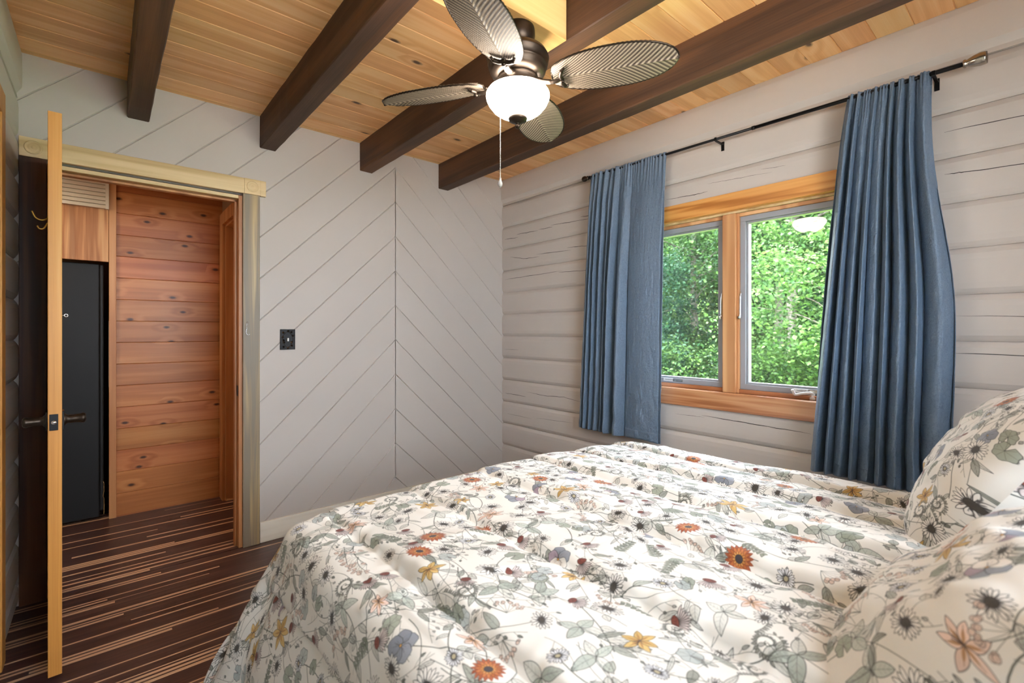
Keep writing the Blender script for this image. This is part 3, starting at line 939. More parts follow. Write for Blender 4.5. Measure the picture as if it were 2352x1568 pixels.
# ------------------------------------------------------------------ the open door
dr = empty('door_1', (-0.133, D, 0), 'open honey pine bedroom door seen edge on at the left', 'door', kind='structure')
DX0, DX1, DY0, DY1, DZ0, DZ1 = -0.1535, -0.1165, 2.352, D - 0.006, 0.024, H + 0.786
boxo('door_leaf', DX0, DX1, DY0, DY1, DZ0, DZ1, M['door'], dr, 0.0015)
hz = H - 0.325
boxo('latch_plate', DX0 + 0.004, DX0 + 0.027, DY0 - 0.0018, DY0 + 0.002, hz - 0.029, hz + 0.029, M['iron'], dr, 0.0012)
bm = bmesh.new()
lathe(bm, [(0.0075, 0), (0.0075, 0.006), (0.005, 0.010), (0.0, 0.011)], (DX0 + 0.0155, DY0 - 0.001, hz), (0, -1, 0), 20)
obj('latch_bolt', bm, M['steel'], dr, smooth=True)
for sgn, x0, lb in ((1, DX1, 'door knob lit by the room'), (-1, DX0, 'door knob in shade')):
    bm = bmesh.new()
    box(bm, min(x0, x0 + sgn * 0.006), max(x0, x0 + sgn * 0.006), 2.385, 2.440, hz - 0.034, hz + 0.034)
    pl = obj('knob_plate', bm, M['iron'], dr, bevel=0.0015)
    bm = bmesh.new()
    lathe(bm, [(0.028, 0.004), (0.020, 0.010), (0.0145, 0.016), (0.0158, 0.022), (0.0150, 0.036), (0.0165, 0.05), (0.0190, 0.056), (0.018, 0.062), (0.012, 0.066), (0.0, 0.067)], (x0, 2.412, hz), (sgn, 0, 0), 28)
    obj('knob', bm, M['bronze'], pl, smooth=True)
bm = bmesh.new()
tube(bm, [(DX1, 2.44, H + 0.06), (DX1 + 0.006, 2.44, H + 0.06)], 0.0016, 8)
ring = [(DX1 + 0.011 + 0.005 * math.cos(a), 2.44, H + 0.06 + 0.005 * math.sin(a)) for a in np.linspace(0, 2 * PI, 17)]
tube(bm, ring, 0.0016, 8, up=(0, 1, 0))
obj('screw_eye', bm, M['steel'], dr, smooth=True)
bm = bmesh.new()
lathe(bm, [(0.010, 0), (0.010, 0.002), (0.004, 0.004), (0.004, 0.005)], (DX0, 2.5, H + 0.43), (-1, 0, 0), 16)
tube(bm, smoothpath([(DX0 - 0.003, 2.5, H + 0.425), (DX0 - 0.018, 2.5, H + 0.418), (DX0 - 0.034, 2.5, H + 0.425), (DX0 - 0.044, 2.5, H + 0.448)]), 0.003, 8)
tube(bm, smoothpath([(DX0 - 0.002, 2.5, H + 0.41), (DX0 - 0.012, 2.5, H + 0.388), (DX0 - 0.024, 2.5, H + 0.385), (DX0 - 0.030, 2.5, H + 0.395)]), 0.003, 8)
obj('coat_hook', bm, M['brass'], dr, smooth=True)
for zc in (0.25, 1.05, 1.85):
    bm = bmesh.new()
    lathe(bm, [(0.006, -0.045), (0.006, 0.045)], (DX0 - 0.004, DY1 - 0.001, zc), (0, 0, 1), 12)
    obj('hinge', bm, M['brass'], dr, smooth=True)

dr.location.x -= 0.036
dr.rotation_euler = (0, 0, 0.050)

# ------------------------------------------------------------------ light switch
sx0, sx1, sz0, sz1 = 0.8155, 0.9015, H - 0.1115, H + 0.0135
sw = empty('light_switch', (0.858, D, H - 0.05), 'black ornate light switch plate on the chevron wall', 'light switch')
boxo('plate', sx0, sx1, D - 0.006, D + 0.002, sz0, sz1, M['iron'], sw, 0.0018)
bm = bmesh.new()
for a, b, c, d in ((sx0, sx1, sz1 - 0.004, sz1), (sx0, sx1, sz0, sz0 + 0.004), (sx0, sx0 + 0.004, sz0, sz1), (sx1 - 0.004, sx1, sz0, sz1)):
    box(bm, a, b, D - 0.0085, D - 0.005, c, d)
obj('raised_rim', bm, M['iron'], sw, bevel=0.001)
rr = random.Random(8)
bm = bmesh.new()
vine = []
for k in range(41):
    a = 2 * PI * k / 40
    vine.append((0.8585 + 0.030 * math.cos(a), D - 0.0075, H - 0.049 + 0.046 * math.sin(a) + 0.004 * math.sin(5 * a)))
tube(bm, vine, 0.0016, 6)
obj('vine', bm, M['bronze'], sw, smooth=True)
for k, (px, pz) in enumerate(((-0.025, 0.042), (0.022, 0.045), (0.031, 0.022), (-0.028, 0.014), (-0.024, -0.006), (-0.021, -0.018), (0.022, -0.018), (0.024, -0.038), (-0.024, -0.045), (0.002, -0.052), (0.003, 0.05))):
    bm = bmesh.new()
    r0 = rr.uniform(0, 6)
    ctr = bm.verts.new((0.8585 + px, D - 0.0125, H - 0.049 + pz))
    ringv = []
    for q in range(10):
        a = r0 + 2 * PI * q / 10
        r = 0.0095 if q % 2 == 0 else 0.0055
        ringv.append(bm.verts.new((0.8585 + px + r * math.cos(a), D - 0.0065, H - 0.049 + pz + r * math.sin(a))))
    for q in range(10):
        bm.faces.new((ctr, ringv[q], ringv[(q + 1) % 10]))
    obj('leaf_ornament', bm, M['nickel'] if k % 3 == 0 else M['bronze'], sw)
bm = bmesh.new()
box(bm, 0.854, 0.863, D - 0.0175, D - 0.005, H - 0.060, H - 0.040)
obj('toggle', bm, M['sticker'], sw, bevel=0.0015)

# ------------------------------------------------------------------ hall beyond the doorway
HY = 4.18
bm = bmesh.new()
quad(bm, [(0.064, HY, 0), (0.70, HY, 0), (0.70, HY, ZC), (0.064, HY, ZC)])
grooved(bm, None, [((0, HY, 0.01 + 0.1465 * k), (0, 0, 1)) for k in range(1, 18)], 0.003, 0.004, (0, 1, 0))
box(bm, 0.064, 0.8, HY + 0.02, HY + 0.06, 0, ZC)
tag(obj('wall_hall', bm, M['hall']), 'knotty orange pine plank wall seen through the doorway', 'wall', kind='structure')
tag(boxo('trim_4', 0.026, 0.064, HY - 0.014, HY + 0.10, 0, H + 1.02, M['halltrim']), 'pine corner board between the plank wall and the refrigerator', 'trim', kind='structure')
# right side of the hall, with another door in it
bm = bmesh.new()
box(bm, 0.685, 0.80, D + 0.1, 3.36, 0, ZC)
box(bm, 0.685, 0.80, 4.08, HY + 0.05, 0, ZC)
box(bm, 0.685, 0.80, 3.36, 4.08, H + 0.81, ZC)
tag(obj('wall_hall_side', bm, M['plaster']), 'short side wall of the hall', 'wall', kind='structure')
tr = empty('trim_5', (0.68, 3.72, 0), 'pine casing of a side door in the hall', 'door trim', kind='structure')
boxo('side_casing', 0.665, 0.685, 4.065, 4.168, 0, H + 0.88, M['hallside'], tr)
boxo('side_casing', 0.665, 0.685, 3.27, 3.375, 0, H + 0.88, M['hallside'], tr)
boxo('head_casing', 0.663, 0.685, 3.375, 4.065, H + 0.79, H + 0.88, M['hallside'], tr)
boxo('jamb', 0.685, 0.80, 4.045, 4.08, 0, H + 0.81, M['hallside'], tr)
boxo('jamb', 0.685, 0.80, 3.36, 3.395, 0, H + 0.81, M['hallside'], tr)
boxo('jamb_head', 0.685, 0.80, 3.395, 4.045, H + 0.775, H + 0.81, M['hallside'], tr)
d2 = empty('door_2', (0.75, 3.72, 0), 'closed pine door in the side of the hall', 'door', kind='structure')
boxo('door_leaf', 0.735, 0.77, 3.397, 4.043, 0.01, H + 0.772, M['hallside'], d2)
bm = bmesh.new()
lathe(bm, [(0.02, 0), (0.02, 0.004), (0.009, 0.008), (0.009, 0.03), (0.024, 0.04), (0.024, 0.05), (0.012, 0.058), (0, 0.058)], (0.735, 3.46, 0.95), (-1, 0, 0), 20)
obj('knob', bm, M['bronze'], d2, smooth=True)
bm = bmesh.new()
box(bm, -1.4, -1.3, D + 0.1, 5.2, 0, ZC)
tag(obj('wall_hall_left', bm, M['plaster']), 'far end wall of the hall, behind the door', 'wall', kind='structure')
bm = bmesh.new()
box(bm, -1.4, 0.8, 5.1, 5.2, 0, ZC)
tag(obj('wall_hall_back', bm, M['plaster']), 'back of the refrigerator recess', 'wall', kind='structure')
bm = bmesh.new()
box(bm, 0.0655, 0.10, HY + 0.06, 5.1, 0, ZC)
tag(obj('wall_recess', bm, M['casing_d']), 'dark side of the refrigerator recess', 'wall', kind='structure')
bm = bmesh.new()
box(bm, -1.4, 0.8, D + 0.03, 5.2, ZC + 0.002, ZC + 0.05)
tag(obj('ceiling_hall', bm, M['ceil']), 'pine ceiling of the hall', 'ceiling', kind='structure')
tag(boxo('plywood_panel', -0.95, 0.024, HY - 0.006, HY + 0.014, H + 0.466, H + 0.818, M['ply']), 'wavy grained plywood panel above the black refrigerator', 'panel')
sl = empty('slatted_panel', (-0.4, HY, H + 0.82), 'off white slatted panel over the plywood above the refrigerator', 'panel')
boxo('side_board', 0.008, 0.026, HY - 0.030, HY + 0.01, H + 0.815, H + 1.03, M['white'], sl, 0.001)
for k in range(8):
    z0 = H + 0.818 + k * 0.0262
    bm = bmesh.new()
    v = [(HY - 0.028, z0), (HY - 0.016, z0 + 0.024), (HY - 0.006, z0 + 0.024), (HY - 0.006, z0)]
    A = [bm.verts.new((-0.95, yy, zz)) for yy, zz in v]
    B = [bm.verts.new((0.008, yy, zz)) for yy, zz in v]
    for i in range(4):
        bm.faces.new((A[i], A[(i + 1) % 4], B[(i + 1) % 4], B[i]))
    bm.faces.new(A)
    bm.faces.new(B)
    obj('slat', bm, M['white'], sl)
boxo('backing', -0.95, 0.008, HY - 0.006, HY + 0.014, H + 0.818, H + 1.03, M['iron'], sl, 0)
fr = empty('refrigerator', (-0.4, 4.55, 0), 'tall black refrigerator side seen through the doorway', 'refrigerator')
boxo('body', -0.72, -0.022, HY + 0.028, HY + 0.72, 0.015, H + 0.452, M['fridge'], fr, 0.006)
boxo('door', -0.0215, -0.001, HY + 0.03, HY + 0.715, 0.055, H + 0.448, M['fridge'], fr, 0.006)
bm = bmesh.new()
rr = random.Random(5)
tube(bm, [(-0.001 + rr.uniform(-0.003, 0.003), HY + 0.03, 0.03 + 0.02 * k) for k in range(12)], 0.0018, 6)
obj('frayed_gasket', bm, M['cord'], fr)
for px in (-0.68, -0.10):
    bm = bmesh.new()
    lathe(bm, [(0.018, 0), (0.018, 0.018)], (px, HY + 0.08, 0), (0, 0, 1), 12)
    obj('foot', bm, M['iron'], fr)
tag(boxo('paper_notice', 0.0248, 0.0258, HY + 0.02, HY + 0.095, H - 0.375, H + 0.07, M['paper'], bevel=0), 'white paper notice taped inside the edge beside the refrigerator', 'paper')
ld = bpy.data.lights.new('hall_fill_light', 'AREA')  # added out of view to light the hall, no fixture modelled
ld.energy = HALL
ld.shape = 'DISK'
ld.size = 0.22
ld.color = (1.0, 0.82, 0.62)
lo = bpy.data.objects.new('hall_fill_light', ld)
COL.objects.link(lo)
lo.location = (-0.75, 3.62, ZC - 0.25)

# ------------------------------------------------------------------ window
wn = empty('window_1', (XR, 1.185, H), 'two pane casement window with amber wood trim in the log wall', 'window', kind='structure')
tx0, tx1 = XR - 0.018, XR + 0.015
wl_ = boxo('header_board', tx0 - 0.004, tx1, 0.46, 1.91, H + 0.652, H + 0.746, M['wintrim'], wn, 0.002)
wl_['label'] = 'amber header board'
boxo('apron_board', tx0, tx1, 0.46, 1.91, H - 0.432, H - 0.337, M['winsill'], wn, 0.002)['label'] = 'reddish board under the window'
boxo('side_trim', tx0, tx1, 1.80, 1.89, H - 0.337, H + 0.652, M['mull'], wn)
boxo('side_trim', tx0, tx1, 0.48, 0.57, H - 0.337, H + 0.652, M['mull'], wn)
boxo('sill', tx0 + 0.002, XR + 0.17, 0.56, 1.81, H - 0.352, H - 0.334, M['winsill'], wn)
boxo('jamb_lining', XR + 0.012, XR + 0.17, 0.56, 1.81, H + 0.640, H + 0.662, M['casing'], wn)  # pale wood stands in for light bounced up from the sill
boxo('jamb_lining', XR + 0.012, XR + 0.17, 1.79, 1.812, H - 0.334, H + 0.640, M['mull'], wn)
boxo('jamb_lining', XR + 0.012, XR + 0.17, 0.558, 0.58, H - 0.334, H + 0.640, M['mull'], wn)
boxo('mullion', XR + 0.010, XR + 0.13, 1.152, 1.222, H - 0.334, H + 0.640, M['mull'], wn, 0.003)
for yc in (1.227, 1.147):
    boxo('mullion_bead', XR + 0.03, XR + 0.06, yc - 0.006, yc + 0.006, H - 0.334, H + 0.640, M['mull'], wn, 0.002)
fx0, fx1 = XR + 0.045, XR + 0.085
def sash(y0, y1, lever_y, crank_y):
    bm = bmesh.new()
    z0, z1 = H - 0.312, H + 0.622
    w = 0.028
    box(bm, fx0, fx1, y0, y1, z0, z0 + w)
    box(bm, fx0, fx1, y0, y1, z1 - w, z1)
    box(bm, fx0, fx1, y0, y0 + w, z0 + w, z1 - w)
    box(bm, fx0, fx1, y1 - w, y1, z0 + w, z1 - w)
    w2 = 0.038
    box(bm, fx0 + 0.014, fx1 + 0.01, y0 + w, y1 - w, z0 + w, z0 + w2)
    box(bm, fx0 + 0.014, fx1 + 0.01, y0 + w, y1 - w, z1 - w2, z1 - w)
    box(bm, fx0 + 0.014, fx1 + 0.01, y0 + w, y0 + w2, z0 + w2, z1 - w2)
    box(bm, fx0 + 0.014, fx1 + 0.01, y1 - w2, y1 - w, z0 + w2, z1 - w2)
    s = obj('sash', bm, M['sash'], wn, bevel=0.0015)
    boxo('pane', fx0 + 0.028, fx0 + 0.032, y0 + w, y1 - w, z0 + w, z1 - w, M['glass'], s, 0)
    bm = bmesh.new()
    quad(bm, [(fx0 + 0.008, y0 + w, z0 + w), (fx0 + 0.008, y1 - w, z0 + w), (fx0 + 0.008, y1 - w, z1 - w), (fx0 + 0.008, y0 + w, z1 - w)])
    obj('insect_screen', bm, M['screen'], s)
    # wooden stop below and above
    boxo('sill_stop', XR + 0.03, fx1, y0, y1, H - 0.334, z0, M['winsill'], s, 0.002)
    boxo('head_stop', XR + 0.03, fx1, y0, y1, z1, H + 0.640, M['mull'], s, 0.002)
    bm = bmesh.new()
    sg = 1 if lever_y > (y0 + y1) / 2 else -1
    tube(bm, smoothpath([(fx0 - 0.002, lever_y, H + 0.215), (fx0 - 0.012, lever_y, H + 0.185), (fx0 - 0.014, lever_y, H + 0.10), (fx0 - 0.022, lever_y, H + 0.072), (fx0 - 0.03, lever_y, H + 0.082)]), [0.004] * 8 + [0.005] * 17 + [0.0055] * 8, 8)
    obj('lock_lever', bm, M['steel'], s, smooth=True)
    return s
s1 = sash(1.233, 1.79, 1.238, None)
s2 = sash(0.58, 1.141, 1.136, None)
def text(body, size, loc, parent, mat):
    c = bpy.data.curves.new('lettering', 'FONT')
    c.body = body
    c.size = size
    c.extrude = 0.0001
    c.align_x = 'CENTER'
    c.align_y = 'CENTER'
    c.materials.append(mat)
    o = bpy.data.objects.new('lettering', c)
    COL.objects.link(o)
    o.rotation_euler = (PI / 2, 0, -PI / 2)
    o.location = loc
    o.parent = parent
    o.matrix_parent_inverse = Matrix.Translation(-place(parent))
    return o
for s, yc in ((s2, 0.845), (s1, 1.575)):
    st = boxo('warning_sticker', fx0 - 0.0012, fx0 + 0.0004, yc - 0.032, yc + 0.032, H - 0.303, H - 0.285, M['sticker'], s, 0)
    text('\u26A0 WARNING', 0.0125, (fx0 - 0.0016, yc, H - 0.294), st, M['ink'])
    boxo('grey_label', fx0 - 0.0012, fx0 + 0.0004, yc - 0.096, yc - 0.036, H - 0.302, H - 0.286, M['nickel'], s, 0)
bm = bmesh.new()
lathe(bm, [(0.016, 0), (0.016, 0.012), (0.010, 0.02), (0.010, 0.032), (0.0, 0.034)], (XR + 0.04, 0.79, H - 0.334), (0, 0, 1), 18)
tube(bm, smoothpath([(XR + 0.036, 0.79, H - 0.305), (XR + 0.03, 0.80, H - 0.300), (XR + 0.026, 0.83, H - 0.305), (XR + 0.022, 0.862, H - 0.312), (XR + 0.016, 0.868, H - 0.302), (XR + 0.01, 0.872, H - 0.288)]), [0.007] * 16 + [0.006] * 8 + [0.0065] * 16 + [0.007], 10)
obj('crank_handle', bm, M['sticker'], wn, smooth=True)

# ------------------------------------------------------------------ curtain rod
def rodpt(y):
    f = (y - 0.337) / (2.07 - 0.337)
    return Vector((2.50, y, H + 1.0262 + f * 0.0195))
rod = empty('curtain_rod', rodpt(1.18), 'black iron curtain rod over the window', 'curtain rod')
bm = bmesh.new()
tube(bm, [rodpt(0.245), rodpt(1.03)], 0.0085, 14)
obj('rod', bm, M['iron'], rod, smooth=True)
bm = bmesh.new()
tube(bm, [rodpt(1.02), rodpt(2.105)], 0.0068, 14)
tube(bm, [rodpt(1.015), rodpt(1.03)], 0.0098, 14)
obj('rod_extension', bm, M['iron'], rod, smooth=True)
bm = bmesh.new()
lathe(bm, [(0.007, -0.004), (0.012, 0.0), (0.014, 0.004), (0.008, 0.008), (0.008, 0.012), (0.0155, 0.019), (0.0185, 0.03), (0.0175, 0.042), (0.012, 0.050), (0.0, 0.053)], rodpt(2.105), (0, 1, 0.011), 24)
obj('finial', bm, M['bronze'], rod, smooth=True)['label'] = 'dark rounded finial at the far end'
bm = bmesh.new()
lathe(bm, [(0.010, -0.004), (0.0155, 0.0), (0.0155, 0.005), (0.012, 0.008), (0.015, 0.014), (0.021, 0.028), (0.0245, 0.045), (0.0235, 0.058), (0.0215, 0.064), (0.019, 0.061), (0.0, 0.055)], rodpt(0.245), (0, -1, 0), 28)
obj('finial', bm, M['nickel'], rod, smooth=True)['label'] = 'nickel bell shaped finial at the near end'
for yb in (0.332, 1.215, 2.085):
    p = rodpt(yb)
    bm = bmesh.new()
    box(bm, XR - 0.004, XR + 0.004, yb - 0.008, yb + 0.008, p.z - 0.045, p.z + 0.004)
    box(bm, p.x - 0.004, XR, yb - 0.006, yb + 0.006, p.z - 0.014, p.z - 0.0085)
    box(bm, p.x - 0.013, p.x - 0.009, yb - 0.006, yb + 0.006, p.z - 0.012, p.z + 0.006)
    box(bm, p.x - 0.011, p.x + 0.012, yb - 0.006, yb + 0.006, p.z - 0.0125, p.z - 0.0085)
    obj('bracket', bm, M['iron'], rod, bevel=0.001)

# ------------------------------------------------------------------ curtains
def curtain(name, label, top, bot, zb, folds, seed, edge=None, flatside=None):
    """top/bot: (y at s=0, y at s=1); s=0 is the near (right hand) side"""
    nu, nv = 260, 150
    s = np.linspace(0, 1, nu)[:, None]
    v = np.linspace(0, 1, nv)[None, :]
    S_, V_ = np.broadcast_arrays(s, v)
    rs = np.random.RandomState(seed)
    yt = top[0] + (top[1] - top[0]) * S_
    yb = bot[0] + (bot[1] - bot[0]) * S_
    sm = V_ ** 0.85
    Y = yt * (1 - sm) + yb * sm
    if edge is not None:
        Y = Y + edge(S_, V_)
    ztop = np.array([rodpt(q).z for q in (top[0] + (top[1] - top[0]) * s[:, 0])])[:, None] + 0.012
    zbot = H + zb[0] + (zb[1] - zb[0]) * S_
    Z = ztop * (1 - V_) + zbot * V_
    # fold phase: centres listed in s
    ph = np.interp(S_, folds, np.arange(len(folds)))
    ph = ph + 0.10 * vnoise(V_ * 2.2, S_ * 3, seed) * np.clip(V_ * 3, 0, 1)
    k = np.clip(V_ * 2.5, 0, 1)
    w = (2 * np.abs(np.sin(PI * ph)) ** 0.85 - 1) * k - np.cos(2 * PI * ph) * (1 - k)
    amp = (0.010 + 0.033 * np.clip(V_ * 2.4, 0, 1)) * (0.8 + 0.5 * vnoise(np.floor(ph) * 1.0 + 3, V_ * 1.2, seed + 5))
    if flatside is not None:
        amp = amp * flatside(S_)
    gather = 0.0045 * np.sin(2 * PI * (S_ * 26 + 0.7 * vnoise(S_ * 9, V_ * 5, seed + 9))) * np.exp(-(V_ / 0.055) ** 1.4)
    wr = 0.0030 * vnoise(S_ * 22, V_ * 30 + S_ * 9, seed + 1) * np.clip(V_ * 2 - 0.9, 0, 1) + 0.0016 * vnoise(S_ * 60, V_ * 46, seed + 2)
    ripple = 0.004 * np.sin(V_ * 80 + 4 * S_) * np.exp(-((V_ - 0.9) / 0.1) ** 2) * (vnoise(S_ * 7, V_ * 3, seed + 3) > 0.25)
    X = 2.494 - 0.010 * np.clip(V_ * 8, 0, 1) - amp * w - gather + wr + ripple
    Y = Y + 0.006 * np.sin(2 * PI * ph + 1.2) * np.clip(V_ * 3, 0, 1)
    X = np.minimum(X, 2.545)
    Z = Z + np.where(V_ > 0.97, 0.006 * w * (V_ - 0.97) / 0.03, 0)
    verts = np.stack([X, Y, Z], -1).reshape(-1, 3)
    o = pymesh(name, verts, grid_faces(nu, nv), M['curtain'])
    m = o.modifiers.new('thick', 'SOLIDIFY')
    m.thickness = 0.0022
    m.offset = 0
    tag(o, label, 'curtain', 'blue curtains at the window')
    # hem along the bottom and the window side
    rootc = o
    k0 = int(nv * 0.965)
    sub = np.stack([X[:, k0:] - 0.0026, Y[:, k0:], Z[:, k0:] - 0.0006], -1)
    h = pymesh('bottom_hem', sub.reshape(-1, 3), grid_faces(nu, sub.shape[1]), M['curtain'], rootc)
    m = h.modifiers.new('thick', 'SOLIDIFY')
    m.thickness = 0.0016
    return o, X, Y, Z
curtain('curtain', 'slate blue curtain panel on the left of the window, farther from the pillows', (1.513, 2.075), (1.545, 2.175), (-0.662, -0.660),
        [0, 0.40, 0.56, 0.66, 0.72, 0.81, 0.87, 0.94, 1.0], 11, flatside=lambda s: np.clip(0.35 + s * 1.6, 0, 1))
def edge_r(s, v):
    return 0.035 * np.sin(PI * np.clip(v, 0, 1)) * (1 - s) ** 2 * np.sign(1) - 0.05 * np.clip(v - 0.55, 0, 1) * (1 - s) ** 3
curtain('curtain', 'slate blue curtain panel on the right of the window, beside the pillows', (0.337, 0.620), (0.315, 0.765), (-0.655, -0.640),
        [0, 0.17, 0.27, 0.40, 0.48, 0.60, 0.68, 0.80, 0.88, 1.0], 23, edge=lambda s, v: -0.06 * np.clip(v * 1.3, 0, 1) * (1 - s) ** 3 + 0.015 * np.sin(v * 9) * (1 - s) ** 3)

# ------------------------------------------------------------------ ceiling fan
FX, FY = 1.135, 1.285
fan = empty('ceiling_fan', (FX, FY, ZB), 'bronze ceiling fan with palm leaf blades and a lit bowl', 'ceiling fan')
fc = (FX, FY, H)
bm = bmesh.new()
lathe(bm, [(0.060, 1.0945), (0.062, 1.085), (0.0625, 1.065), (0.060, 1.05), (0.052, 1.034), (0.038, 1.024), (0.030, 1.020), (0.030, 1.008)], fc)
obj('canopy', bm, M['bronze'], fan, smooth=True)
bm = bmesh.new()
lathe(bm, [(0.03, 1.022), (0.060, 1.020), (0.086, 1.014), (0.103, 1.004), (0.111, 0.990), (0.113, 0.984), (0.110, 0.982), (0.1095, 0.965), (0.106, 0.958), (0.107, 0.955), (0.103, 0.953), (0.101, 0.938), (0.096, 0.928), (0.084, 0.920), (0.070, 0.916)], fc, n=56)
obj('motor_housing', bm, M['bronze'], fan, smooth=True)
bm = bmesh.new()
lathe(bm, [(0.072, 0.918), (0.074, 0.912), (0.071, 0.908), (0.0685, 0.905), (0.0685, 0.886), (0.071, 0.882), (0.070, 0.874), (0.062, 0.868), (0.062, 0.862)], fc, n=44)
obj('switch_housing', bm, M['bronze'], fan, smooth=True)
bm = bmesh.new()
lathe(bm, [(0.066, 0.874), (0.094, 0.872), (0.107, 0.867), (0.1135, 0.857), (0.1145, 0.848), (0.1125, 0.838), (0.105, 0.822), (0.090, 0.803), (0.071, 0.789), (0.050, 0.779), (0.028, 0.775), (0.0, 0.774)], fc, n=56, cap=False)
bowl = obj('light_bowl', bm, M['bowl'], fan, smooth=True)
bm = bmesh.new()
lathe(bm, [(0.012, 0.778), (0.033, 0.775), (0.035, 0.770), (0.032, 0.762), (0.020, 0.756), (0.010, 0.753), (0.007, 0.750), (0.010, 0.745), (0.010, 0.740), (0.006, 0.735), (0.0, 0.733)], fc, n=28)
obj('finial', bm, M['bronze'], bowl, smooth=True)
BLZ = 0.897
def blade(k):
    ang = math.radians(-58 + 90 * k)
    d = np.array([math.cos(ang), math.sin(ang), 0])
    n = np.array([-math.sin(ang), math.cos(ang), 0])
    pit = math.radians(-13)
    e = n * math.cos(pit) + np.array([0, 0, math.sin(pit)])
    up = np.cross(d, e)
    nu, nv = 120, 61
    u = np.linspace(0, 1, nu)[:, None]
    v = np.linspace(-1, 1, nv)[None, :]
    r = 0.128 + 0.422 * u
    wid = 0.094 * np.clip(1 - np.abs((u - 0.52) / np.where(u > 0.52, 0.4805, 0.56)) ** 2.3, 0, 1) ** 0.52 * np.clip(u / 0.03 + 0.70, 0, 1)
    yv = wid * v
    xl = (r - 0.128) + 0 * v
    ya = np.abs(yv)
    phi = np.arctan2(ya, np.maximum(xl * 0.55 + 0.012, 1e-3) + 0 * ya)
    cntr = xl - ya * 0.75 / np.maximum(0.25 + 1.3 * xl, 0.2)
    ribs = cntr * 50
    hgt = 0.0011 * np.sin(2 * PI * ribs) * np.clip(ya / 0.02, 0, 1) - 0.004 * np.exp(-(yv / 0.004) ** 2) * 0.8 + 0.010 * (v ** 2) * 0.4
    P = np.array([FX, FY, H + BLZ])[None, None] + d * r[..., None] * np.ones((1, nv, 1)) + e * yv[..., None] + up * hgt[..., None]
    uvv = np.stack([ribs + 0 * yv, ya], -1).reshape(-1, 2)
    b = pymesh('blade', P.reshape(-1, 3), grid_faces(nu, nv), M['blade'], fan, True, uvv)
    m = b.modifiers.new('thick', 'SOLIDIFY')
    m.thickness = 0.006
    m.offset = 1 if up[2] > 0 else -1
    # binding round the rim
    rim = [P[i, 0] for i in range(nu)] + [P[-1, j] for j in range(0, nv, 6)] + [P[i, -1] for i in range(nu - 1, -1, -1)] + [P[0, j] for j in range(nv - 1, -1, -6)]
    rim = [q + np.array([0, 0, 0.002]) for q in rim]
    bm = bmesh.new()
    tube(bm, [q for i, q in enumerate(rim) if i % 2 == 0], 0.0034, 6)
    obj('rim_binding', bm, M['bronze'], b, smooth=True)
    # arm with an anchor shaped foot
    c0 = np.array([FX, FY, H])
    Q = lambda rr_, w_, h_: c0 + np.array([0, 0, BLZ]) + d * rr_ + e * w_ + np.array([0, 0, h_])
    bm = bmesh.new()
    tube(bm, smoothpath([Q(0.062, 0, 0.006), Q(0.09, 0, -0.006), Q(0.125, 0, -0.014), Q(0.150, 0, -0.012), Q(0.170, 0, -0.006)]), [0.016] * 8 + [0.013] * 8 + [0.011] * 8 + [0.009] * 9, 12, 0.55, up=(0, 0, 1))
    tube(bm, smoothpath([Q(0.178, -0.042, -0.004), Q(0.168, -0.036, -0.009), Q(0.160, -0.018, -0.010), Q(0.163, 0, -0.010), Q(0.160, 0.018, -0.010), Q(0.168, 0.036, -0.009), Q(0.178, 0.042, -0.004)]), [0.005] * 8 + [0.0075] * 33 + [0.005] * 8, 10)
    lathe(bm, [(0.008, 0.0), (0.008, 0.005), (0.004, 0.009), (0.0, 0.009)], Q(0.163, 0, -0.016), (0, 0, -1), 14)
    obj('blade_arm', bm, M['bronze'], b, smooth=True)
for k in range(4):
    blade(k)
chx, chy = FX - 0.7576 * 0.0635, FY + 0.6528 * 0.0635
bm = bmesh.new()
tube(bm, [(chx + 0.004, chy - 0.003, H + 0.893), (chx, chy, H + 0.886), (chx, chy, H + 0.555)], 0.0008, 6)
zz = 0.884
while zz > 0.556:
    bmesh.ops.create_icosphere(bm, subdivisions=1, radius=0.0021, matrix=Matrix.Translation((chx, chy, H + zz)))
    zz -= 0.0052
ch = obj('pull_chain', bm, M['steel'], fan, smooth=True)
bm = bmesh.new()
lathe(bm, [(0.0022, 0.030), (0.004, 0.026), (0.0035, 0.022), (0.0075, 0.010), (0.008, 0.004), (0.006, -0.003), (0.0, -0.007)], (chx, chy, H + 0.528), n=8)
obj('crystal_pendant', bm, M['crystal'], ch)

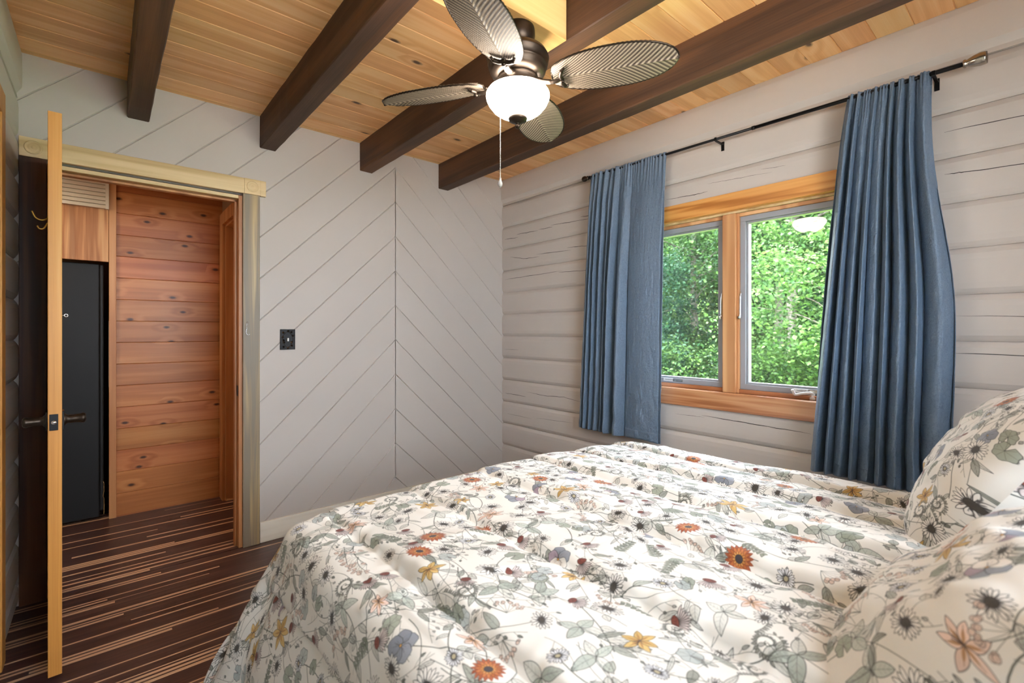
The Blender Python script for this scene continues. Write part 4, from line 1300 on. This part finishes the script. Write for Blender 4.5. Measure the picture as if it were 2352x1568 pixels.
# ------------------------------------------------------------------ bed
bd = empty('bed', (1.27, 0.35, 0), 'bed under the botanical print comforter', 'bed')
boxo('frame', 0.56, 1.98, YN + 0.02, 1.36, 0.02, 0.26, M['dark_wood'], bd, 0.01)
boxo('mattress', 0.53, 2.01, YN + 0.04, 1.385, 0.26, 0.600, M['mattress'], bd, 0.05)
TOP = H - 0.576
EX0, EX1, EY1 = 0.455, 2.075, 1.455
def comforter():
    ds = 0.0068
    OV = 0.50
    s = np.arange(EX0 - OV, EX1 + OV + ds, ds)
    tt = np.arange(YN + 0.10, EY1 + OV + ds, ds)
    Sg, Tg = np.meshgrid(s, tt, indexing='ij')
    # seams wander a little
    Sx = Sg + 0.010 * vnoise(Tg * 2.2, Sg * 1.5, 4)
    cx = np.clip(Sg, EX0, EX1)
    cy = np.minimum(Tg, EY1)
    a = np.where(Sg < EX0, EX0 - Sg, np.where(Sg > EX1, Sg - EX1, 0))
    sgn = np.where(Sg < EX0, -1.0, 1.0)
    b = np.maximum(Tg - EY1, 0)
    rho = np.hypot(a, b)
    th = np.arctan2(b, a)
    phm = np.radians(83 - 21 * np.sin(2 * th) ** 2 - 4 * (a > 0) * (b == 0))
    rb = 0.055
    arc = np.minimum(rho / rb, phm)
    rest = np.maximum(rho - rb * phm, 0)
    hz_ = rb * np.sin(arc) + rest * np.cos(phm)
    # fold waves hanging at the sides
    wav = np.clip((rho - 0.10) / 0.25, 0, 1)
    along = np.where(b > a, Sg, Tg)
    hz_ = hz_ + wav * (0.022 * np.sin(along * 9.0 + 1.3 + 1.5 * vnoise(along * 2, rho * 3, 3)) + 0.022 * np.sin(th * 10 + 0.8) * np.sin(2 * th) ** 2)
    drop = rb * (1 - np.cos(arc)) + rest * np.sin(phm)
    X = cx + sgn * hz_ * np.cos(th)
    Y = cy + hz_ * np.sin(th)
    # soft crown over the mattress
    crown = 0.036 * (1 - ((cx - 1.20) / 0.80) ** 2)
    Z = TOP + crown - drop
    Z = np.maximum(Z, 0.012 + 0.004 * vnoise(Sg * 6, Tg * 6, 2))
    P = np.stack([X, Y, Z], -1)
    du = np.gradient(P, axis=0)
    dv = np.gradient(P, axis=1)
    N = np.cross(du, dv)
    N /= np.linalg.norm(N, axis=-1, keepdims=True) + 1e-9
    ch = np.abs(np.sin(PI * (Sx - 0.53) / 0.285))
    ends = np.clip((EY1 + OV - Tg) / 0.08, 0, 1) ** 0.5
    fch = np.mod((Sx - 0.53) / 0.285, 1.0)
    saw = (1 - np.exp(-(fch / 0.035) ** 1.5)) * (1 - fch ** 2.2) ** 0.8 + 0.10 * np.sin(PI * fch)
    hgt = np.interp(Tg, [-0.7, 0.2, 0.8, 1.35, 1.6], [0.030, 0.031, 0.028, 0.015, 0.008]) * (1 + 0.35 * vnoise(Tg * 3.1, np.floor((Sx - 0.53) / 0.285) * 5.3, 31))
    hgt = np.where((Sg < EX0) | (Sg > EX1), np.minimum(hgt, 0.016), hgt)
    puff = hgt * saw * ends - 0.22 * hgt * np.exp(-(np.minimum(fch, 1 - fch) / 0.03) ** 2)
    near = np.exp(-(ch / 0.42) ** 2)
    wr = near * (0.0065 * vnoise(Tg * 20, Sg * 7, 12) + 0.003 * vnoise(Tg * 50, Sg * 14, 13))
    wr2 = 0.0035 * vnoise(Tg * 4.5 + Sg * 2.0, Sg * 5.5, 14) + 0.0022 * vnoise(Tg * 11 + Sg * 5, Sg * 12 - Tg * 4, 15)
    ridge = 0.006 * np.clip(1 - np.abs(vnoise(Tg * 5 + 2 * Sg, Sg * 9, 16)) * 4, 0, 1) * (vnoise(Tg * 2, Sg * 2, 17) > 0)
    P2 = P + N * puff[..., None]
    arcl = np.concatenate([np.zeros((1, len(tt))), np.cumsum(np.linalg.norm(np.diff(P2, axis=0), axis=-1), axis=0)], 0)
    arcl = arcl - arcl[len(s) // 2][None]
    P = P + N * (puff + wr + wr2 + ridge)[..., None]
    P[..., 2] = np.maximum(P[..., 2], 0.008)
    uv = np.stack([arcl / PRINT_SIZE, Tg / PRINT_SIZE], -1).reshape(-1, 2)
    o = pymesh('comforter', P.reshape(-1, 3), grid_faces(len(s), len(tt)), M['print'], None, True, uv)
    m = o.modifiers.new('thick', 'SOLIDIFY')
    m.thickness = 0.012
    m.offset = -1
    tag(o, 'channel quilted cream comforter with wildflower print spread over the bed', 'comforter')
    return o
comforter()

def pillow(label, cx, cy, cz_, wx, hy, th, lean, yaw, roll, seed, uvo):
    nu, nv = 120, 100
    u = np.linspace(-1, 1, nu)[:, None]
    v = np.linspace(-1, 1, nv)[None, :]
    U, V = np.broadcast_arrays(u, v)
    prof = ((1 - np.abs(U) ** 2.6) * (1 - np.abs(V) ** 2.6))
    prof = np.clip(prof, 0, 1) ** 0.52
    out = lambda a, b: a * (1 - 0.055 * (1 - b * b) * np.abs(a) ** 3)
    verts, faces, uvs = [], [], []
    for sgn in (1, -1):
        wr = 0.010 * vnoise(U * 3 + seed, V * 3, seed) + 0.005 * vnoise(U * 8 + V * 3, V * 7, seed + 1)
        pin = 0.008 * vnoise(U * 20, V * 20, seed + 2) * (np.abs(U * V) ** 3)
        z = sgn * (th / 2) * prof * (1 + 0.0 * U) + (wr + pin) * prof
        x = out(U, V) * wx / 2
        y = out(V, U) * hy / 2
        base = len(verts)
        verts += np.stack([x, y, z], -1).reshape(-1, 3).tolist()
        g = grid_faces(nu, nv)
        faces += [[i + base for i in (q if sgn > 0 else q[::-1])] for q in g]
        arcx = U * wx / 2 * 1.08
        arcy = V * hy / 2 * 1.12
        uvs += np.stack([arcx / PRINT_SIZE + uvo[0] + (0.37 if sgn < 0 else 0), arcy / PRINT_SIZE + uvo[1]], -1).reshape(-1, 2).tolist()
    R = Matrix.Rotation(yaw, 3, 'Z') @ Matrix.Rotation(lean, 3, 'X') @ Matrix.Rotation(roll, 3, 'Z')
    Vv = [R @ Vector(p) + Vector((cx, cy, cz_)) for p in verts]
    o = pymesh('pillow', Vv, faces, M['print'], None, True, uvs)
    return tag(o, label, 'pillow', 'printed pillows at the head of the bed')
pillow('far printed pillow beside the right hand curtain', 1.79, 0.10, TOP + 0.203, 0.70, 0.52, 0.27, math.radians(-58 + 180), math.radians(2), 0, 3, (0.1, 0.3))
pillow('near printed pillow in the lower right corner, closest to the camera', 1.08, 0.06, TOP + 0.090, 0.70, 0.52, 0.27, math.radians(-44 + 180), math.radians(-2), 0, 7, (0.55, 0.72))

# ------------------------------------------------------------------ woods outside the window
GZ = -0.35
bm = bmesh.new()
xs = np.linspace(XR + 0.25, 48, 46)
# the yard runs on behind the house
ysv = np.linspace(-20, 44, 60)
V = [[bm.verts.new((xx, yy, GZ + 0.10 * float(vnoise(xx * 0.4, yy * 0.4, 2)) + max(0, xx - 7) * 0.035 + max(0, xx - 24) * 0.32)) for yy in ysv] for xx in xs]
for i in range(len(xs) - 1):
    for j in range(len(ysv) - 1):
        bm.faces.new((V[i][j], V[i + 1][j], V[i + 1][j + 1], V[i][j + 1]))
tag(obj('ground_outside', bm, M['grass'], smooth=True), 'bright grassy ground outside the window', 'ground', kind='structure')
bm = bmesh.new()
quad(bm, [(-12, -14, GZ), (XR + 0.25, -14, GZ), (XR + 0.25, YN - 0.15, GZ), (-12, YN - 0.15, GZ)])
tag(obj('ground_bounce', bm, M['yard']), 'pale bounce gravel yard added unseen behind the house to light the ceiling', 'ground', kind='structure')  # added ground, throws light up through the rear window
gz = lambda x: GZ + max(0, x - 7) * 0.035 + max(0, x - 24) * 0.32

def crown_mesh(name, seed, h0, h1, rad, nl, size, mat, nclus):
    rs = np.random.RandomState(seed)
    cl = []
    for k in range(nclus):
        z = h0 + (h1 - h0) * rs.beta(1.2, 1.2)
        f = (z - h0) / (h1 - h0)
        rmax = rad * (0.55 + 0.6 * math.sin(PI * min(1, 0.18 + 0.85 * f)))
        r = rmax * rs.uniform(0.3, 1) ** 0.6
        a = rs.uniform(0, 2 * PI)
        cl.append((r * math.cos(a), r * math.sin(a), z, rs.uniform(0.35, 0.8)))
    cl = np.array(cl)
    idx = rs.randint(0, nclus, nl)
    c = cl[idx]
    off = rs.normal(size=(nl, 3)) * c[:, 3:4] * (0.62, 0.62, 0.24)
    p = c[:, :3] + off
    p[:, 2] -= 0.25 * np.hypot(off[:, 0], off[:, 1])
    # leaf frames, mostly facing up and a little outward
    nrm = rs.normal(size=(nl, 3)) * 0.55 + (0, 0, 0.9)
    nrm /= np.linalg.norm(nrm, axis=1, keepdims=True)
    t1 = np.cross(nrm, rs.normal(size=(nl, 3)))
    t1 /= np.linalg.norm(t1, axis=1, keepdims=True)
    t2 = np.cross(nrm, t1)
    L = size * rs.uniform(0.6, 1.25, (nl, 1))
    shp = [(-0.5, 0, 0), (-0.12, 0.34, 0.08), (0.12, 0.40, 0.08), (0.55, 0, -0.05), (0.12, -0.40, 0.08), (-0.12, -0.34, 0.08)]
    vs = np.stack([p + t1 * L * a + t2 * L * b + nrm * L * q for a, b, q in shp], 1).reshape(-1, 3)
    base = (np.arange(nl) * 6)[:, None]
    fs = np.concatenate([base + [0, 1, 2, 3], base + [0, 3, 4, 5]], 0)
    me = bpy.data.meshes.new(name)
    me.from_pydata(vs.tolist(), [], fs.tolist())
    me.materials.append(mat)
    return me, cl
def trunk_mesh(seed, hgt, r, cl):
    rs = random.Random(seed)
    bm = bmesh.new()
    pts = [(rs.uniform(-0.1, 0.1) * k / 6, rs.uniform(-0.1, 0.1) * k / 6, -0.3 + (hgt + 0.3) * k / 8) for k in range(9)]
    tube(bm, smoothpath(pts, 3), list(np.linspace(r * 1.15, r * 0.35, 25)), 9)
    for q in cl[::3][:16]:
        z0 = q[2] - 0.5
        if z0 > 0.4 and z0 < hgt:
            mid = (q[0] * 0.5, q[1] * 0.5, z0 + 0.35)
            tube(bm, smoothpath([(0, 0, z0), mid, tuple(q[:3])], 3), list(np.linspace(r * 0.28, r * 0.06, 7)), 5)
    me = bpy.data.meshes.new('trunk')
    bm.to_mesh(me)
    bm.free()
    me.materials.append(M['bark'])
    me.polygons.foreach_set('use_smooth', [True] * len(me.polygons))
    return me
TV = []
for k, (h0, h1, rad, nl, sz, nc, r) in enumerate(((0.7, 4.7, 1.8, 15000, 0.082, 80, 0.09), (0.5, 4.2, 1.6, 13000, 0.078, 70, 0.07), (2.9, 6.8, 1.9, 14000, 0.095, 66, 0.135), (2.6, 6.4, 1.8, 13000, 0.095, 60, 0.115))):
    me, cl = crown_mesh('crown', 40 + k, h0, h1, rad, nl, sz, M['leaf'] if k != 1 else M['leaf2'], nc)
    TV.append((me, trunk_mesh(70 + k, h1 - 0.8, r, cl)))
def tree(name, x, y, kind, scale, rot, label, group):
    e = empty(name, (x, y, gz(x)), label, 'tree', group)
    e.rotation_euler = (0, 0, rot)
    e.scale = (scale,) * 3
    for nm, me in zip(('crown', 'trunk'), TV[kind]):
        c = bpy.data.objects.new(nm, me)
        COL.objects.link(c)
        c.parent = e
    return e
rs = random.Random(21)
G = 'leafy trees in the woods outside the window'
tree('maple_tree', 10.4, 2.75, 0, 0.92, 0.4, 'bright leafy tree close behind the right pane', G)
tree('maple_tree', 11.0, 7.5, 1, 1.0, 1.9, 'bluish green leafy tree close behind the left pane', G)
tree('tall_tree', 12.6, 4.26, 2, 1.0, 2.6, 'dark trunked tall tree behind the right pane, nearer of the pair', G)
tree('tall_tree', 14.2, 5.15, 3, 1.05, 0.3, 'dark trunked tall tree behind the right pane, farther of the pair', G)
tree('tall_tree', 13.2, 7.05, 3, 1.0, 4.1, 'pale trunked tall tree behind the left pane', G)
for x, y, k in ((13.4, 2.3, 1), (12.6, 9.2, 0), (17.4, 4.6, 0), (16.6, 8.9, 1), (18.0, 7.0, 0), (19.2, 4.2, 1), (19.5, 9.8, 0), (21.5, 6.2, 2), (22.0, 8.5, 3), (22.5, 4.6, 3), (23.0, 11.5, 2), (22.0, 2.4, 2), (25.5, 7.0, 2), (26.0, 10.0, 3), (26.5, 5.2, 2), (27.5, 13.0, 2), (26, 2.0, 3), (17.0, 12.0, 2), (15.5, 0.3, 2), (20, -0.5, 0), (30, 8.5, 2), (30.5, 6.0, 3), (31, 11.5, 2), (31, 3.0, 2), (31, 14.8, 3), (24.5, 15, 2)):
    tree('forest_tree', x, y, k, rs.uniform(0.9, 1.2), rs.uniform(0, 6.28), 'leafy tree standing deeper in the woods outside the window', 'deeper forest trees outside the window')
SV = [crown_mesh('foliage', 90 + k, 0.1, 1.2, 0.8, 4200, 0.075, M['leaf'], 30)[0] for k in range(2)]
for i, (x, y) in enumerate(((10.4, 3.5), (11.4, 5.3), (10.8, 4.6), (12.4, 5.9), (11.6, 7.4), (13.0, 6.6), (13.6, 4.4), (10.6, 6.3), (12.8, 8.2), (13.8, 9.3), (12.2, 2.6), (15.2, 6.4))):
    o = bpy.data.objects.new('undergrowth_bush', SV[i % 2])
    COL.objects.link(o)
    o.location = (x, y, gz(x))
    o.rotation_euler = (0, 0, rs.uniform(0, 6.28))
    sc = rs.uniform(0.7, 1.05)
    o.scale = (sc, sc, sc)
    tag(o, 'low bright green bush at the edge of the woods outside the window', 'bush', 'bushes along the edge of the woods')
